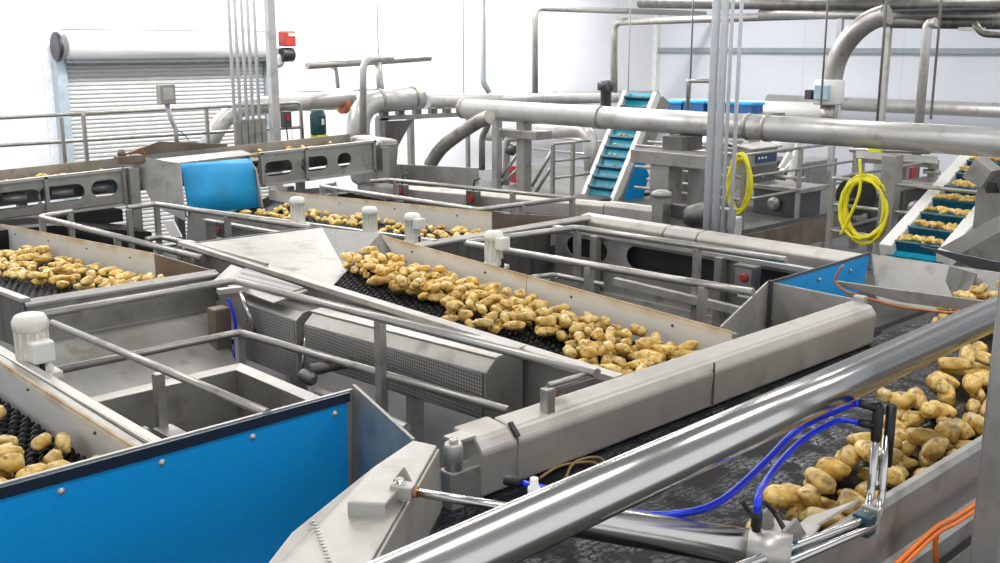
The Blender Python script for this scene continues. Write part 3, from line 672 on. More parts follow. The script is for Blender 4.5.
hp = [W(838, 410, z=2.60), W(800, 428, z=2.56), W(762, 465, z=2.52), W(725, 498, z=2.48), W(690, 512, z=2.46), W(640, 514, z=2.44), W(590, 500, z=2.42), W(522, 483, z=2.40)]
hp = [ha]+hp
tag(MB().tube(smooth(hp), .0115, 10).build('air_hose', HOSE), 'long bright blue air hose looping under the polished tube to the far port', 'hose')
tag(MB().tube([W(522, 483, z=2.40), W(505, 480, z=2.40)], .017, 12).build('hose_connector', BLACK), 'black hose connector where the long blue hose ends by the white fitting', 'connector')
for lab, pts in (('straw-coloured root strand on the belt below the trough beam', [(540, 478), (560, 466), (590, 462), (610, 468), (640, 460)]), ('dark twine strand lying beside the gate hinge on the belt', [(455, 503), (480, 490), (505, 483), (530, 470)]),
                 ('curled plant root lying under the beam beside the blue hose', [(565, 480), (575, 462), (600, 458), (612, 476)])):
    tag(MB().tube(smooth([W(a, b, z=2.172) for a, b in pts]), .006, 6).build('plant_root', ROPE), lab, 'plant debris')
l_ = MB(); c = W(487, 487, z=2.18)
l_.plate([c+V(v) for v in ((-.04, -.01, 0), (0, -.03, .02), (.05, 0, .01), (.03, .03, .02), (-.02, .03, 0))], .004)
tag(l_.build('dead_leaf', LEAF), 'orange-brown dead leaf on the belt beside the gate hinge', 'leaf')

# orange cables outside the near wall
for k, (o, lab) in enumerate(((0, 'orange cable running along the outside of the near wall, upper strand'), (.018, 'orange cable strand running just below its twin outside the near wall'))):
    pts = [W(1010, 478, y=1.38), W(985, 497, y=1.38), W(955, 517, y=1.38), W(935, 528, y=1.38), W(900, 560, y=1.38), W(870, 590, y=1.38)]
    tag(MB().tube(smooth([p+V((0, -o*.4, -o)) for p in pts]), .0085, 8).build('power_cable', ORG), lab, 'cable')
tag(MB().tube([W(938, 526, y=1.385), W(935, 545, y=1.39), W(936, 565, y=1.39)], .010, 8).build('cable_drop', ORG), 'short orange cable end hanging down outside the near wall', 'cable')
tag(MB().tube([W(1000, 590, y=1.36), W(880, 545, y=1.5)+V((0, .1, -.12))], .045, 18).build('cross_tube', S_PIPE), 'steel cross tube below the orange cables in the lower right', 'tube')

# ------------------------------------------------------------------ receiving bin behind blue panel
bn = thing('receiving_bin', 'open rectangular steel bin with bright folded rim behind the blue panel', 'bin', (2.2, 4.2, 1.1))
zr = 2.105
def binwall(a, b, nm, n2):
    a = V(a); b = V(b); MB().prism([a, b, b-V((0, 0, 1.0)), a-V((0, 0, 1.0))], n2).build(nm, S_FRAME, bn)
binwall((1.66, 4.85, zr), (2.66, 4.85, zr), 'bin_wall', (0, .012, 0))
binwall((2.66, 3.45, zr), (2.66, 4.85, zr), 'bin_wall', (.012, 0, 0))
binwall((1.66, 3.45, zr), (1.66, 4.85, zr), 'bin_wall', (.012, 0, 0))
MB().box((1.66, 3.45, 1.13), (2.66, 4.85, 1.15)).build('bin_bottom', S_FRAME, bn)
MB().prism([(1.60, 4.92, zr+.01), (2.725, 4.92, zr+.01), (2.66, 4.85, zr), (1.66, 4.85, zr)], (0, 0, .006)).build('bin_rim', S_LIGHT, bn)
MB().prism([(2.725, 4.92, zr+.01), (2.725, 3.45, zr+.01), (2.66, 3.45, zr), (2.66, 4.85, zr)], (0, 0, .006)).build('bin_rim', S_LIGHT, bn)
MB().box((1.66, 4.83, 1.14), (1.69, 4.86, zr)).build('corner_seam', S_FRAME, bn)
tag(MB().tube([(2.84, 4.35, 2.07), (2.84, 3.62, 2.07)], .024, 14).build('drain_pipe', S_PIPE), 'steel pipe lying along the outer side of the receiving bin rim', 'pipe')
vb = thing('valve_housing', 'grey cylindrical valve housing with stub pipe beside the receiving bin', 'valve', (2.88, 4.45, 1.95))
MB().lathe((2.84, 4.38, 2.12), (0, 1, .1), [(.02, 0), (.035, .02), (.035, .10), (.02, .12)], 12).build('valve_body', S_DARK, vb)
MB().tube([(2.86, 4.45, 2.16), (3.12, 4.40, 2.16)], .03, 12).build('stub_pipe', S_DARK, vb)

# ------------------------------------------------------------------ railings among the decks
railing('two-bar steel railing around the walkway between near bin and centre deck', [
    ('top_rail', [(1.70, 5.20, 2.50), (2.87, 5.20, 2.51), (3.06, 2.66, 2.51)]),
    ('mid_rail', [(1.80, 5.17, 2.21), (2.88, 5.18, 2.21), (3.08, 3.19, 2.21)])],
    [((2.88, 5.19, 2.21), 2.0), ((2.97, 3.98, 2.51), 1.9)])
railing('short stub railing with single bent bar standing on the trough beam', [('top_rail', [(3.12, 2.70, 2.50), (2.83, 2.71, 2.50)]), ('lower_bar', [(3.12, 2.72, 2.475), (2.83, 2.73, 2.475)])],
        [((2.84, 2.72, 2.49), 2.38)], .012, fil=0, name='stub_rail')
r2 = railing('single-bar railing slanting down to the blue panel in front of the bin', [('top_rail', [(1.98, 5.55, 2.36), (2.0, 3.42, 2.405)]), ('lower_rail', [(1.96, 5.5, 2.00), (1.99, 4.52, 2.02)])],
             [((2.0, 4.36, 2.36), 1.98)], .019)
MB().box((1.955, 4.20, 1.88), (2.045, 4.36, 2.10)).build('mounting_plate', S_FRAME, r2, .006)
MB().lathe((1.99, 4.54, 2.02), (0, -1, 0), [(.03, 0), (.03, .015), (.018, .02), (.018, .06)], 12).build('end_clamp', S_RAIL, r2)
railing('railing beside the upper left deck with short return bar and yellow sleeve behind it', [
    ('top_rail', [(3.48, 9.04, 2.40), (3.17, 8.94, 2.40), (3.31, 6.40, 2.40)])],
    [((3.18, 8.92, 2.40), 1.7), ((3.46, 9.03, 2.40), 1.7), ((3.245, 7.6, 2.4), 1.7), ((3.305, 6.5, 2.4), 1.7)], .024)
railing('railing running along the left flank of the centre deck infeed', [
    ('top_rail', [(3.92, 8.91, 2.40), (4.21, 8.97, 2.40), (4.52, 6.92, 2.40)]),
    ('mid_rail', [(4.06, 8.90, 2.10), (4.22, 8.94, 2.10), (4.30, 8.00, 2.10)])],
    [((3.93, 8.91, 2.40), 1.6), ((4.21, 8.95, 2.40), 1.6), ((4.36, 7.95, 2.4), 1.6)], .024)
railing('long railing behind the rear deck guard with square return at its left end', [
    ('top_rail', [(6.24, 9.08, 2.40), (5.99, 8.98, 2.40), (6.10, 6.70, 2.40), (7.25, 6.62, 2.40)])],
    [((6.0, 8.96, 2.40), 1.7), ((6.22, 9.06, 2.40), 1.7), ((6.60, 6.66, 2.4), 1.7), ((7.23, 6.63, 2.4), 1.7)], .022)
railing('railing above the cross channel, running right from the rear lanes', [
    ('top_rail', [(6.60, 8.95, 2.40), (6.82, 8.90, 2.40), (7.22, 6.62, 2.4)])],
    [((6.84, 8.82, 2.40), 1.7), ((7.10, 7.3, 2.4), 1.7)], .020)
railing('two-bar railing framing the motor behind the centre deck guard', [
    ('top_rail', [(4.62, 5.21, 2.50), (5.60, 5.10, 2.50), (5.68, 3.40, 2.50)]),
    ('lower_rail', [(4.62, 5.19, 2.495), (4.72, 3.60, 2.50), (4.78, 3.05, 2.50)])],
    [((5.60, 5.08, 2.50), 1.75), ((5.65, 4.05, 2.50), 1.75), ((4.685, 4.15, 2.50), 1.7), ((4.74, 3.35, 2.50), 1.7)], .024, fil=.04)
railing('short low bar with post just behind the centre deck motor', [
    ('top_rail', [(4.50, 4.46, 2.40), (4.92, 4.66, 2.32), (5.0, 4.3, 2.30)])], [((4.90, 4.64, 2.32), 2.0)], .016)
ys = W(79, 246, z=1.9)
tag(MB().lathe((ys.x, ys.y, 1.5), (0, 0, 1), [(.07, 0), (.075, .02), (.075, .60), (.06, .62)], 16).build('yellow_sleeve', YEL), 'bright yellow upright sleeve behind the upper left railing', 'sleeve')

# ------------------------------------------------------------------ cross channel (runs in Y) with slots
ch = thing('cross_channel', 'long rounded steel channel beam crossing behind the lanes from left to right', 'beam', (6.62, 5, 2.2))
for a, b in ((5.95, 5.05), (5.04, 4.73), (4.72, 3.385)):
    MB().prism([(6.56, a, 2.22), (6.56, a, 2.35), (6.60, a, 2.39), (6.70, a, 2.40), (6.72, a, 2.22)], (0, b-a, 0)).build('channel_section', S_BEAM, ch, .010)
MB().plate([(6.56, 5.95, 2.38), (6.10, 5.82, 2.36), (6.10, 5.82, 2.2), (6.56, 5.95, 2.2)], .012).build('entry_flare', S_LIGHT, ch)
sf = thing('slotted_side_frame', 'steel side frame with long rounded slots below the cross channel', 'conveyor frame', (6.2, 4.4, 1.8))
MB().slotted((6.12, 5.78, 1.90), (0, -1, 0), (0, 0, 1), 2.36, .46, .012, [(.34, .33, .14, .075), (1.17, .33, .34, .085), (2.02, .33, .16, .085)]).build('slotted_web', S_FRAME, sf)
MB().beam((6.10, 5.78, 2.36), (6.10, 3.42, 2.36), .06, .03).build('top_flange', S_LIGHT, sf)
MB().beam((6.10, 5.78, 1.90), (6.10, 3.42, 1.90), .06, .03).build('bottom_flange', S_LIGHT, sf)
MB().box((6.16, 3.42, 2.02), (6.50, 5.78, 2.14)).build('inner_belt', BLACK, sf)
MB().box((6.18, 3.42, 1.95), (6.20, 5.78, 2.33)).build('slot_shade_plate', BLACK, sf)  # black plate added behind the slots so they look dark inside
MB().beam(W(615, 281, x=5.6), W(745, 312, x=5.6), .05, .05).build('lower_guide', S_LIGHT, sf)
for y_ in (5.30, 4.14): MB().box((6.02, y_-.03, 1.85), (6.09, y_+.03, 2.36)).build('upright', S_FRAME, sf, .004)
for y_ in (3.4, 5.5): MB().box((6.2, y_-.04, 0), (6.28, y_+.04, 1.9)).build('leg', S_FRAME, sf)
pb = thing('push_button_box', 'small grey control box with red button on the slotted frame', 'control box', (5.92, 3.82, 2.15))
MB().box((5.88, 3.75, 2.15), (5.96, 3.92, 2.37)).build('box_body', S_DARK, pb, .008)
MB().box((5.874, 3.77, 2.17), (5.88, 3.90, 2.35)).build('face_plate', S_FRAME, pb)
MB().lathe((5.876, 3.82, 2.29), (-1, 0, 0), [(.03, 0), (.03, .02), (.02, .028)], 16).build('red_button', RED, pb)
MB().box((5.872, 3.77, 2.155), (5.876, 3.87, 2.18)).build('white_label', WHITEP, pb)
b2 = thing('rear_channel', 'second long steel channel beam behind the cross channel under the inclined belt', 'beam', (7.45, 8, 2.0))
MB().prism([(7.40, 10.3, 2.02), (7.40, 10.3, 2.16), (7.44, 10.3, 2.19), (7.52, 10.3, 2.19), (7.52, 10.3, 2.02)], (0, -3.9, .17)).build('channel_section', S_BEAM, b2, .01)
MB().prism([(7.40, 6.39, 2.20), (7.40, 6.39, 2.34), (7.44, 6.39, 2.37), (7.52, 6.39, 2.37), (7.52, 6.39, 2.20)], (0, -1.45, .02)).build('channel_section', S_BEAM, b2, .01)
MB().box((7.44, 4.95, 1.85), (7.50, 9.8, 2.1)).build('web_plate', S_FRAME, b2)
for y_ in (5.1, 7.0, 9.2): MB().box((7.44, y_-.04, 0), (7.52, y_+.04, 1.86)).build('leg', S_FRAME, b2)
dp = tag(MB().prism([(8.0, 10.8, 2.34), (8.0, 8.80, 2.44), (8.0, 8.80, 2.25), (8.0, 10.3, 2.06), (8.0, 10.8, 2.1)], (.02, 0, 0)).build('deflector_plate', S_FRAME), 'plain upright steel deflector plate under the dark elbow hose', 'panel')

# ------------------------------------------------------------------ far shaker conveyor with oval slots
fs = thing('shaker_conveyor', 'far vibrating conveyor with oval side slots carrying a thin row of potatoes', 'conveyor', (5.4, 10.3, 0))
zt = lambda x: 2.575+.028*(x-3.3)
DU = V((1, 0, .028)).normalized()
MB().slotted((1.6, 10.10, zt(1.6)-.33), DU, (0, 0, 1), 2.82, .33, .012, [(.5, .155, .15, .082), (1.14, .155, .15, .082), (W(12, 193, y=10.1).x-1.6, .155, .17, .082), (W(61, 189, y=10.1).x-1.6, .16, .14, .08), (W(104, 185, y=10.1).x-1.6, .165, .055, .078)]).build('slotted_side', S_FRAME, fs)
MB().slotted((5.95, 10.10, zt(5.95)-.36), DU, (0, 0, 1), 1.58, .36, .012, [(W(278, 168, y=10.1).x-5.95, .18, .10, .08), (W(314, 166, y=10.1).x-5.95, .18, .10, .08), (W(344, 164, y=10.1).x-5.95, .18, .012, .085)]).build('slotted_side', S_FRAME, fs)
for a, b in ((1.6, 4.42), (5.95, 7.53)):
    MB().beam((a, 10.09, zt(a)-.0), (b, 10.09, zt(b)), .06, .025).build('top_flange', S_LIGHT, fs)
    MB().beam((a, 10.09, zt(a)-.35), (b, 10.09, zt(b)-.35), .06, .025).build('bottom_flange', S_LIGHT, fs)
MB().plate([(1.6, 10.12, zt(1.6)-.08), (7.5, 10.12, zt(7.5)-.08), (7.5, 10.62, zt(7.5)-.08), (1.6, 10.62, zt(1.6)-.08)], .01).build('conveying_bed', S_DARK, fs)
MB().prism([(1.6, 10.62, zt(1.6)-.3), (7.55, 10.62, zt(7.55)-.3), (7.55, 10.62, zt(7.55)+.05), (1.6, 10.62, zt(1.6)+.05)], (0, .012, 0)).build('rear_side', S_FRAME, fs)
for x_ in (3.66, 4.42, 5.98, 6.55, 7.5): MB().box((x_-.015, 10.06, zt(x_)-.36), (x_+.02, 10.10, zt(x_)+.01)).build('stiffener', S_FRAME, fs)
for x_ in (2.15, 2.85, 3.5, 3.95, 4.35, 6.10, 6.62):
    MB().tube([(x_-.15, 10.35, zt(x_)-.19), (x_+.05, 10.30, zt(x_)-.19)], .05, 16).build('drive_roller', S_PIPE, fs)
for x_ in (4.50, 7.62): MB().box((x_-.05, 10.0, 0), (x_+.05, 10.12, 2.62)).build('support_leg', S_FRAME, fs, .006)
for x_ in (2.2, 6.6): MB().box((x_-.05, 10.5, 0), (x_+.05, 10.6, 2.2)).build('support_leg', S_FRAME, fs, .006)
MB().prism([(7.56, 10.02, 2.70), (7.56, 10.7, 2.72), (7.56, 10.7, 2.15), (7.56, 10.35, 2.05), (7.56, 10.10, 2.15)], (.30, 0, 0)).build('rounded_end_box', S_FRAME, fs, .06)
ke = thing('limit_switch_head', 'small cluster of rusty fittings on top of the far conveyor post', 'switch', (4.55, 10.1, 2.66))
MB().box((4.36, 10.02, 2.66), (4.62, 10.14, 2.74)).build('switch_body', BROWN, ke, .01)
MB().lathe((4.42, 10.08, 2.73), (0, 0, 1), [(.03, 0), (.045, .02), (.03, .07)], 10).build('knob', BROWN, ke)
MB().tube([(4.50, 10.08, 2.75), (4.62, 10.08, 2.80), (4.66, 10.08, 2.72)], .012, 8).build('lever', LEAF, ke)
pile(110, lambda r: (r.choice([3.2+1.2*r.random(), 6.1+1.4*r.random()]), 10.17+.38*r.random()), lambda x, y: zt(x)-.075, 'small potato riding on the far slotted shaker conveyor', 'potatoes on the far conveyor', .75, 6, .08, 21)
for a, b in ((1.6, 4.42), (5.95, 7.53)): MB().plate([(a, 10.12, zt(a)-.335), (b, 10.12, zt(b)-.335), (b, 10.62, zt(b)-.335), (a, 10.62, zt(a)-.335)], .03).build('shade_backing', BLACK, fs)  # black sheets added to keep bright background out of the slots
MB().prism([(1.6, 10.12, 2.02), (4.4, 10.12, 2.08), (4.4, 10.12, 2.2), (1.6, 10.12, 2.12)], (0, .45, 0)).build('shade_backing', BLACK, fs)  # added black block for the dark band beneath the conveyor
# blue hopper
hpz = thing('blue_hopper', 'steel hopper with bright blue curved front mounted on the far conveyor', 'hopper', (5.3, 9.8, 2.0))
MB().prism([(4.55, 10.2, 2.72), (4.86, 9.75, 2.66), (4.80, 9.6, 2.10), (4.62, 9.9, 2.25)], (.012, 0, 0)).build('left_cheek', S_FRAME, hpz)
MB().plate([(4.55, 10.15, 2.74), (4.82, 9.80, 2.66), (4.84, 9.62, 2.12), (4.55, 10.1, 2.45)], .012).build('side_slope', S_FRAME, hpz)
g = MB(); pr = [(9.80, 2.645), (9.76, 2.60), (9.73, 2.50), (9.70, 2.35), (9.66, 2.14)]
vs = []; 
for x_ in (4.88, 5.68):
    for y_, z_ in pr: vs.append((x_, y_, z_))
g.add(vs, [(i, i+1, i+6, i+5) for i in range(4)], True); o_ = g.build('blue_front', BLUEL, hpz); sm_ = o_.modifiers.new('s', 'SOLIDIFY'); sm_.thickness = .01
MB().prism([(5.69, 9.88, 2.66), (5.69, 9.72, 2.52), (5.69, 9.62, 2.10), (5.69, 10.05, 2.02), (5.69, 10.1, 2.6)], (.02, 0, 0)).build('right_cheek', S_FRAME, hpz)
MB().prism([(4.80, 9.80, 2.655), (5.74, 9.82, 2.68), (5.78, 10.15, 2.70), (4.66, 10.15, 2.67)], (0, 0, -.012)).build('top_lip', S_FRAME, hpz)
MB().prism([(4.5, 10.66, 2.64), (5.1, 10.66, 2.80), (5.9, 10.66, 2.72), (5.9, 10.66, 2.3), (4.5, 10.66, 2.3)], (0, .02, 0)).build('rear_fin', BROWN, hpz)
for (a, b, lab) in (((1.9, 9.4), (4.4, 9.5), 'left'), ((5.3, 9.3), (7.3, 9.4), 'right')):
    mid = (a[0]+b[0])/2
    t_ = MB(); t_.prism([(a[0], a[1], 2.03), (mid-.2, a[1], 2.25), (mid+.3, a[1], 2.24), (b[0], b[1], 2.05), (b[0], b[1], 1.80), (a[0], a[1], 1.72)], (0, .6, 0))
    tag(t_.build('rubber_hood', BLACK), 'peaked black rubber hood hanging under the far conveyor, %s' % ('below its oval slots at left' if lab == 'left' else 'right of the blue hopper'), 'hood')

# ------------------------------------------------------------------ far catwalk railing
yr = 12.7
def RX(px, py): return W(px, py, y=yr)
cw = railing('long two-bar catwalk railing in front of the white roller shutter', [
    ('top_rail', [(2.4, yr, 2.98), (8.20, yr, 3.02), (8.22, yr, 2.2)]),
    ('mid_rail', [(2.4, yr, 2.68), (8.20, yr, 2.68)])],
    [((4.86, yr, 2.98), 2.2), ((5.12, yr-.02, 3.0), 2.2), ((6.75, yr, 3.0), 2.2), ((7.35, yr, 3.0), 2.2)], .022, fil=.08)
cd_ = MB().box((2.2, 12.55, 2.15), (8.4, 13.3, 2.22))
for x_ in (2.4, 4.4, 6.4, 8.3): cd_.box((x_-.05, 12.9, 0), (x_+.05, 13.0, 2.16))
tag(cd_.build('catwalk_deck', PLAT), 'grey catwalk deck under the far two-bar railing', 'walkway')
jb = thing('junction_box', 'grey square junction box on a stem above the far railing', 'junction box', (6.18, 12.6, 2.7))
c = W(166, 95, y=12.5)
MB().box(c+V((-.10, -.06, -.11)), c+V((.10, .06, .13))).build('box_body', S_FRAME, jb, .008)
MB().box(c+V((-.07, -.068, -.06)), c+V((.07, -.06, .09))).build('cover_plate', S_LIGHT, jb, .004)
MB().tube([c+V((.0, 0, -.1)), c+V((.05, 0, -.32)), c+V((.10, 0, -.42)), c+V((.10, 0, -.62))], .03, 10, .04).build('stem', S_ZINC, jb)
MB().tube(smooth([c+V((.1, -.02, -.45)), c+V((.2, -.02, -.50)), c+V((.33, 0, -.68))]), .007, 6).build('cable', NAVY, jb)
MB().box(c+V((.12, -.1, -.72)), c+V((.32, .1, -.58))).build('lower_box', S_FRAME, jb, .01)

# conduits and column
for i, px in enumerate((231.5, 237.5, 244, 250, 256.5)):
    a = W(px, 60, y=12.45); tag(MB().tube([(a.x, 12.45, 2.25), (a.x, 12.45, 7)], .022, 10).build('conduit_pipe', S_COND),
        'thin galvanised conduit before the roller shutter, %s' % ['leftmost of the five', 'second from the left of five', 'middle one of the five', 'fourth from the left of five', 'rightmost of the five, nearest the column'][i], 'conduit', 'five conduits by the shutter')
a = W(273, 80, y=12.45); tag(MB().box((a.x-.055, 12.40, 0), (a.x+.055, 12.51, 7)).build('steel_column', S_PIPE, None, .008), 'square steel column rising right of the five conduits', 'column')
cc = thing('conduit_clamp_strip', 'stepped grey clamp plates holding the foot of the five conduits', 'bracket', (7.1, 12.35, 2.2))
for k in range(5): MB().box((6.96+k*.10, 12.34, 2.45), (7.03+k*.10, 12.38, 2.85)).build('clamp_plate', S_FRAME, cc)
sb = thing('red_switch_box', 'small red and grey isolator switch beside the square column', 'switch', (7.9, 12.5, 2.5))
c = W(286, 120, y=12.5)
MB().box(c+V((-.06, -.05, -.10)), c+V((.06, .05, .12))).build('box_body', DKGREY, sb, .006)
MB().box(c+V((-.03, -.06, .0)), c+V((.03, -.05, .08))).build('red_handle', RED, sb)
MB().tube([c+V((0, 0, -.1)), c+V((.02, 0, -.3))], .01, 6).build('cable', BLACK, sb)
tm = thing('teal_gearmotor', 'dark teal electric gearmotor on a yellow mount by the railing end', 'motor', (8.3, 12.3, 2.3))
c = W(318, 122, y=12.2)
MB().lathe(c+V((0, 0, -.17)), (0, 0, 1), [(.10, 0), (.11, .02), (.11, .27), (.09, .30), (.09, .34)], 18).build('motor_body', TEALM, tm)
MB().box(c+V((-.08, -.13, -.06)), c+V((.04, -.09, .1))).build('terminal_box', TEALM, tm, .01)
MB().box(c+V((-.03, -.135, -.03)), c+V((.01, -.13, .05))).build('nameplate', CREAM, tm)
MB().box(c+V((-.07, -.1, -.33)), c+V((.10, .1, -.17))).build('yellow_mount', YEL, tm, .01)

# ------------------------------------------------------------------ process piping in the back
def pipe(label, pts, r, fil=.0, mat=None, name='process_pipe', seg=18, group=None, extra=None):
    zb = min(V(p).z for p in pts)-r; a = V(pts[0])
    t = thing(name, label, 'pipe', (a.x, a.y, zb), group)
    MB().tube(pts, r, seg, fil).build('pipe_run', mat or S_PIPE, t)
    for q in (extra or []):
        p, d_, rr, w_ = q; d_ = V(d_).normalized(); MB().tube([V(p)-d_*w_/2, V(p)+d_*w_/2], rr, seg).build('pipe_collar', S_FRAME, t)
    return t
pipe('very large pale horizontal pipe crossing the room behind the conveyors', [(10.7, 12.1, 2.865), (10.7, 2.5, 2.865)], .148, 0, None, 'main_pipe', 28,
     extra=[((10.7, 7.0, 2.865), (0, 1, 0), .162, .05), ((10.7, 6.75, 2.865), (0, 1, 0), .162, .04), ((10.7, 9.3, 2.865), (0, 1, 0), .158, .03), ((10.7, 12.06, 2.865), (0, 1, 0), .154, .06)])
# parallel pipe at the left, coming toward column
y1 = 13.2
pipe('pale pipe with orange flange running from the shutter to the large elbow', [W(200, 140, y=y1)+V((0, 0, -.25)), W(228, 108, y=y1), W(352, 98, y=y1), ], .125, .45, extra=None)
c = W(343, 104, y=13.2); tag(MB().lathe(c, (1, 0, 0), [(.135, -.04), (.145, -.04), (.145, .04), (.135, .04)], 24).build('flange_clamp', plain('rusty orange', (.55, .17, .08), .5)), 'orange-red flange clamp around the pale pipe left of the big elbow', 'clamp')
e0 = W(357, 135, y=12.6); e1 = W(372, 102, y=12.6); e2 = W(420, 98, y=12.6)
pipe('fat pipe elbow rising and turning right above the far conveyor', [e0+V((0, 0, -.3)), V((e0.x+.05, 12.6, e1.z-.0)), e2], .17, .38, None, 'pipe_elbow', 24, extra=[(e1+V((.12, 0, 0.02)), (1, 0, .0), .176, .05), (W(412, 98, y=12.6), (1, 0, 0), .176, .04)])
pipe('medium pipe continuing right from the fat elbow behind the main pipe', [W(425, 102, y=13.4), W(600, 98, y=16.5), W(650, 97, y=17.5)], .12, 0)
pipe('bent pipe handrail loop standing over the fat elbow', [W(363, 140, y=12.2), W(363, 60, y=12.2), W(392, 58, y=12.2)], .05, .16, S_PIPE, 'loop_pipe')
pipe('thin horizontal pipe at eye level left of centre with rounded end', [W(307, 66, y=13.0), W(430, 58, y=13.0)], .05, 0, S_RAIL, 'header_pipe')
pipe('short vertical pipe holding the thin header pipe', [W(378, 62, y=13.0), W(381, 95, y=13.0)], .055, 0, S_PIPE, 'stub_pipe')
pipe('small bent pipe dropping from the thin header pipe', [W(330, 66, y=13.1), W(336, 68, y=13.1), W(338, 88, y=13.1)], .03, .05, S_PIPE, 'stub_pipe')
tag(MB().box(W(308, 92, y=14.0), W(408, 89, y=14.0)+V((0, .3, 0))).build('dark_ledge', DKGREY), 'thin dark ledge bar behind the pale pipes at left', 'bar')
tag(MB().box(W(308, 95, y=14.1)+V((0, 0, -.25)), W(345, 96, y=14.1)+V((0, .2, .05))).build('steel_box', S_FRAME), 'grey steel box behind the pipe with the orange flange', 'box')
# bracket beam with triangular gusset
gb = thing('pipe_rack', 'grey rack beam with triangular gusset carrying the pipes behind the far conveyor', 'pipe rack', tuple(W(395, 150, y=12.9)))
MB().beam(W(378, 118, y=12.9), W(470, 114, y=12.9), .12, .07).build('rack_beam', S_FRAME, gb)
MB().plate([W(385, 121, y=12.85), W(412, 120, y=12.85), W(390, 160, y=12.85), W(385, 160, y=12.85)], .03).build('gusset', S_DARK, gb)
MB().box(W(383, 165, y=12.9)+V((-.09, -.06, -1.5)), W(383, 118, y=12.9)+V((.06, .06, 0))).build('rack_post', S_FRAME, gb)
for px in (384, 400, 417, 433, 447): MB().box(W(px, 117, y=12.9)+V((-.06, -.05, 0)), W(px, 108, y=12.9)+V((.05, .05, 0))).build('pipe_saddle', S_DARK, gb)
# dark curved hose
P_ = smooth([W(430, 165, x=10.2), W(440, 150, x=10.2), W(455, 137, x=10.2), W(478, 122, x=10.2), W(490, 117, x=10.2)])
pipe('dark grey curved duct descending under the left end of the main pipe', P_, .10, 0, S_FRAME, 'curved_duct')
# posts under the main pipe
for px, x_, w_, lab in ((411, 12.0, .10, 'slim grey support post left of the dark curved duct end'), (468, 11.6, .06, 'thin grey upright just right of the dark curved duct'), (497, 11.6, .12, 'grey post right of the curved duct holding a red valve'), (524, 10.7, .16, 'broad steel post with wide cap under the left end of the main pipe')):
    c = W(px, 150, x=x_); tp_ = W(px, 112 if px != 411 else 118, x=x_).z
    t_ = thing('pipe_support', lab, 'post', (c.x, c.y, 0))
    MB().box((c.x-w_/2, c.y-w_/2, 0), (c.x+w_/2, c.y+w_/2, tp_-.02)).build('post', S_FRAME, t_, .006)
    if px == 524:
        MB().box((c.x-.16, c.y-.40, 2.50), (c.x+.16, c.y+.36, 2.62)).build('cap_beam', S_FRAME, t_, .01)
        MB().box((c.x-.06, c.y-.06, 2.6), (c.x+.06, c.y+.06, 2.72)).build('pipe_shoe', S_DARK, t_)
    if px == 411: MB().box((c.x-.15, c.y-.12, tp_-.02), (c.x+.15, c.y+.2, tp_+.06)).build('cap_plate', S_FRAME, t_)
pipe('thin vertical steam pipe dropping from the ceiling with a kinked joint', [W(483, -20, y=14.8)+V((0, 0, 1.5)), W(483, 82, y=14.8), W(489, 92, y=14.8)], .055, .05, S_ZINC, 'drop_pipe')
pipe('small kinked pipe below the drop pipe, behind the duct', [W(490, 117, x=10.9), W(487, 128, x=10.9), W(482, 137, x=10.9), W(482, 170, x=10.9)], .05, .1, S_RAIL, 'kinked_pipe')
pipe('mid-size horizontal pipe with down-turned end behind the main pipe', [W(488, 134, x=13.2), W(590, 129, x=13.2), W(592, 170, x=13.2)], .13, .3)
vp = thing('valve_pipe', 'short bent pipe with red handwheel beside the broad post', 'valve', tuple(W(507, 180, x=12)))
MB().tube([W(520, 138, x=12), W(507, 138, x=12), W(506, 185, x=12)], .06, 12, .12).build('pipe_run', S_PIPE, vp)
MB().lathe(W(500, 160, x=12), (-1, 0, 0), [(.06, 0), (.06, .04), (.02, .05)], 16).build('handwheel', RED, vp)
MB().lathe(W(512, 150, x=12), (0, -1, 0), [(.07, -.1), (.09, -.04), (.09, .04), (.07, .1)], 14).build('valve_body', DKGREY, vp)
tag(MB().box(W(508, 182, x=12.5), W(519, 167, x=12.5)+V((.2, 0, 0))).build('red_box', RED), 'small red box on the walkway left of the far stairs', 'box')
for px, lab in ((378, 'very thin hanging rod left of centre'), (463.5, 'very thin hanging rod just left of the drop pipe'), (629.5, 'very thin hanging rod above the inclined conveyor')):
    a = W(px, 40, y=15); tag(MB().tube([(a.x, 15, 2.7), (a.x, 15, 7)], .012, 6).build('hanger_rod', S_ZINC), lab+' before the white wall', 'rod')
# wall pipes near corner
pipe('upper horizontal pipe bending down to the floor left of the room corner', [W(535, 102, y=17.0), W(535, 8, y=17.0), V((23.6, 17.0, W(535, 8, y=17.0).z)), V((23.8, 17.0, W(535, 8, y=17.0).z))][:3], .07, .22, S_RAIL)
pipe('lower horizontal pipe bending down beside the inclined conveyor head', [W(614, 102, x=20.5), W(614, 22, x=20.5), W(880, 13, x=20.5)], .09, .25, S_RAIL)
pipe('thick pipe along the right wall at rail height', [(23.4, 14.8, 2.44), (23.4, -1, 2.44)], .16, 0, S_PIPE, 'wall_pipe', 20, extra=[((23.4, 12.9, 2.44), (0, 1, 0), .18, .12)])
pipe('long pipe along the wall behind the inclined conveyor', [W(500, 98, y=18.2), W(640, 96, y=18.2), (23.2, 18.2, 2.45)], .14, .1)
pipe('pale flat pipe run low along the right wall behind the blue crates', [(22.3, 17.0, 2.25), (22.3, 12.3, 2.3)], .22, 0, WHITEP)
pipe('big curved overhead duct dropping into the blue strapped coupling', smooth([W(888, 14, x=15.6), W(868, 22, x=15.6), W(850, 38, x=15.6), W(837, 60, x=15.6), W(831, 85, x=15.6)]), .16, 0, S_RAIL, 'curved_duct', 22)
cp = thing('strapped_coupling', 'white coupling with blue window under the big curved duct', 'coupling', tuple(W(831, 110, x=15.6)))
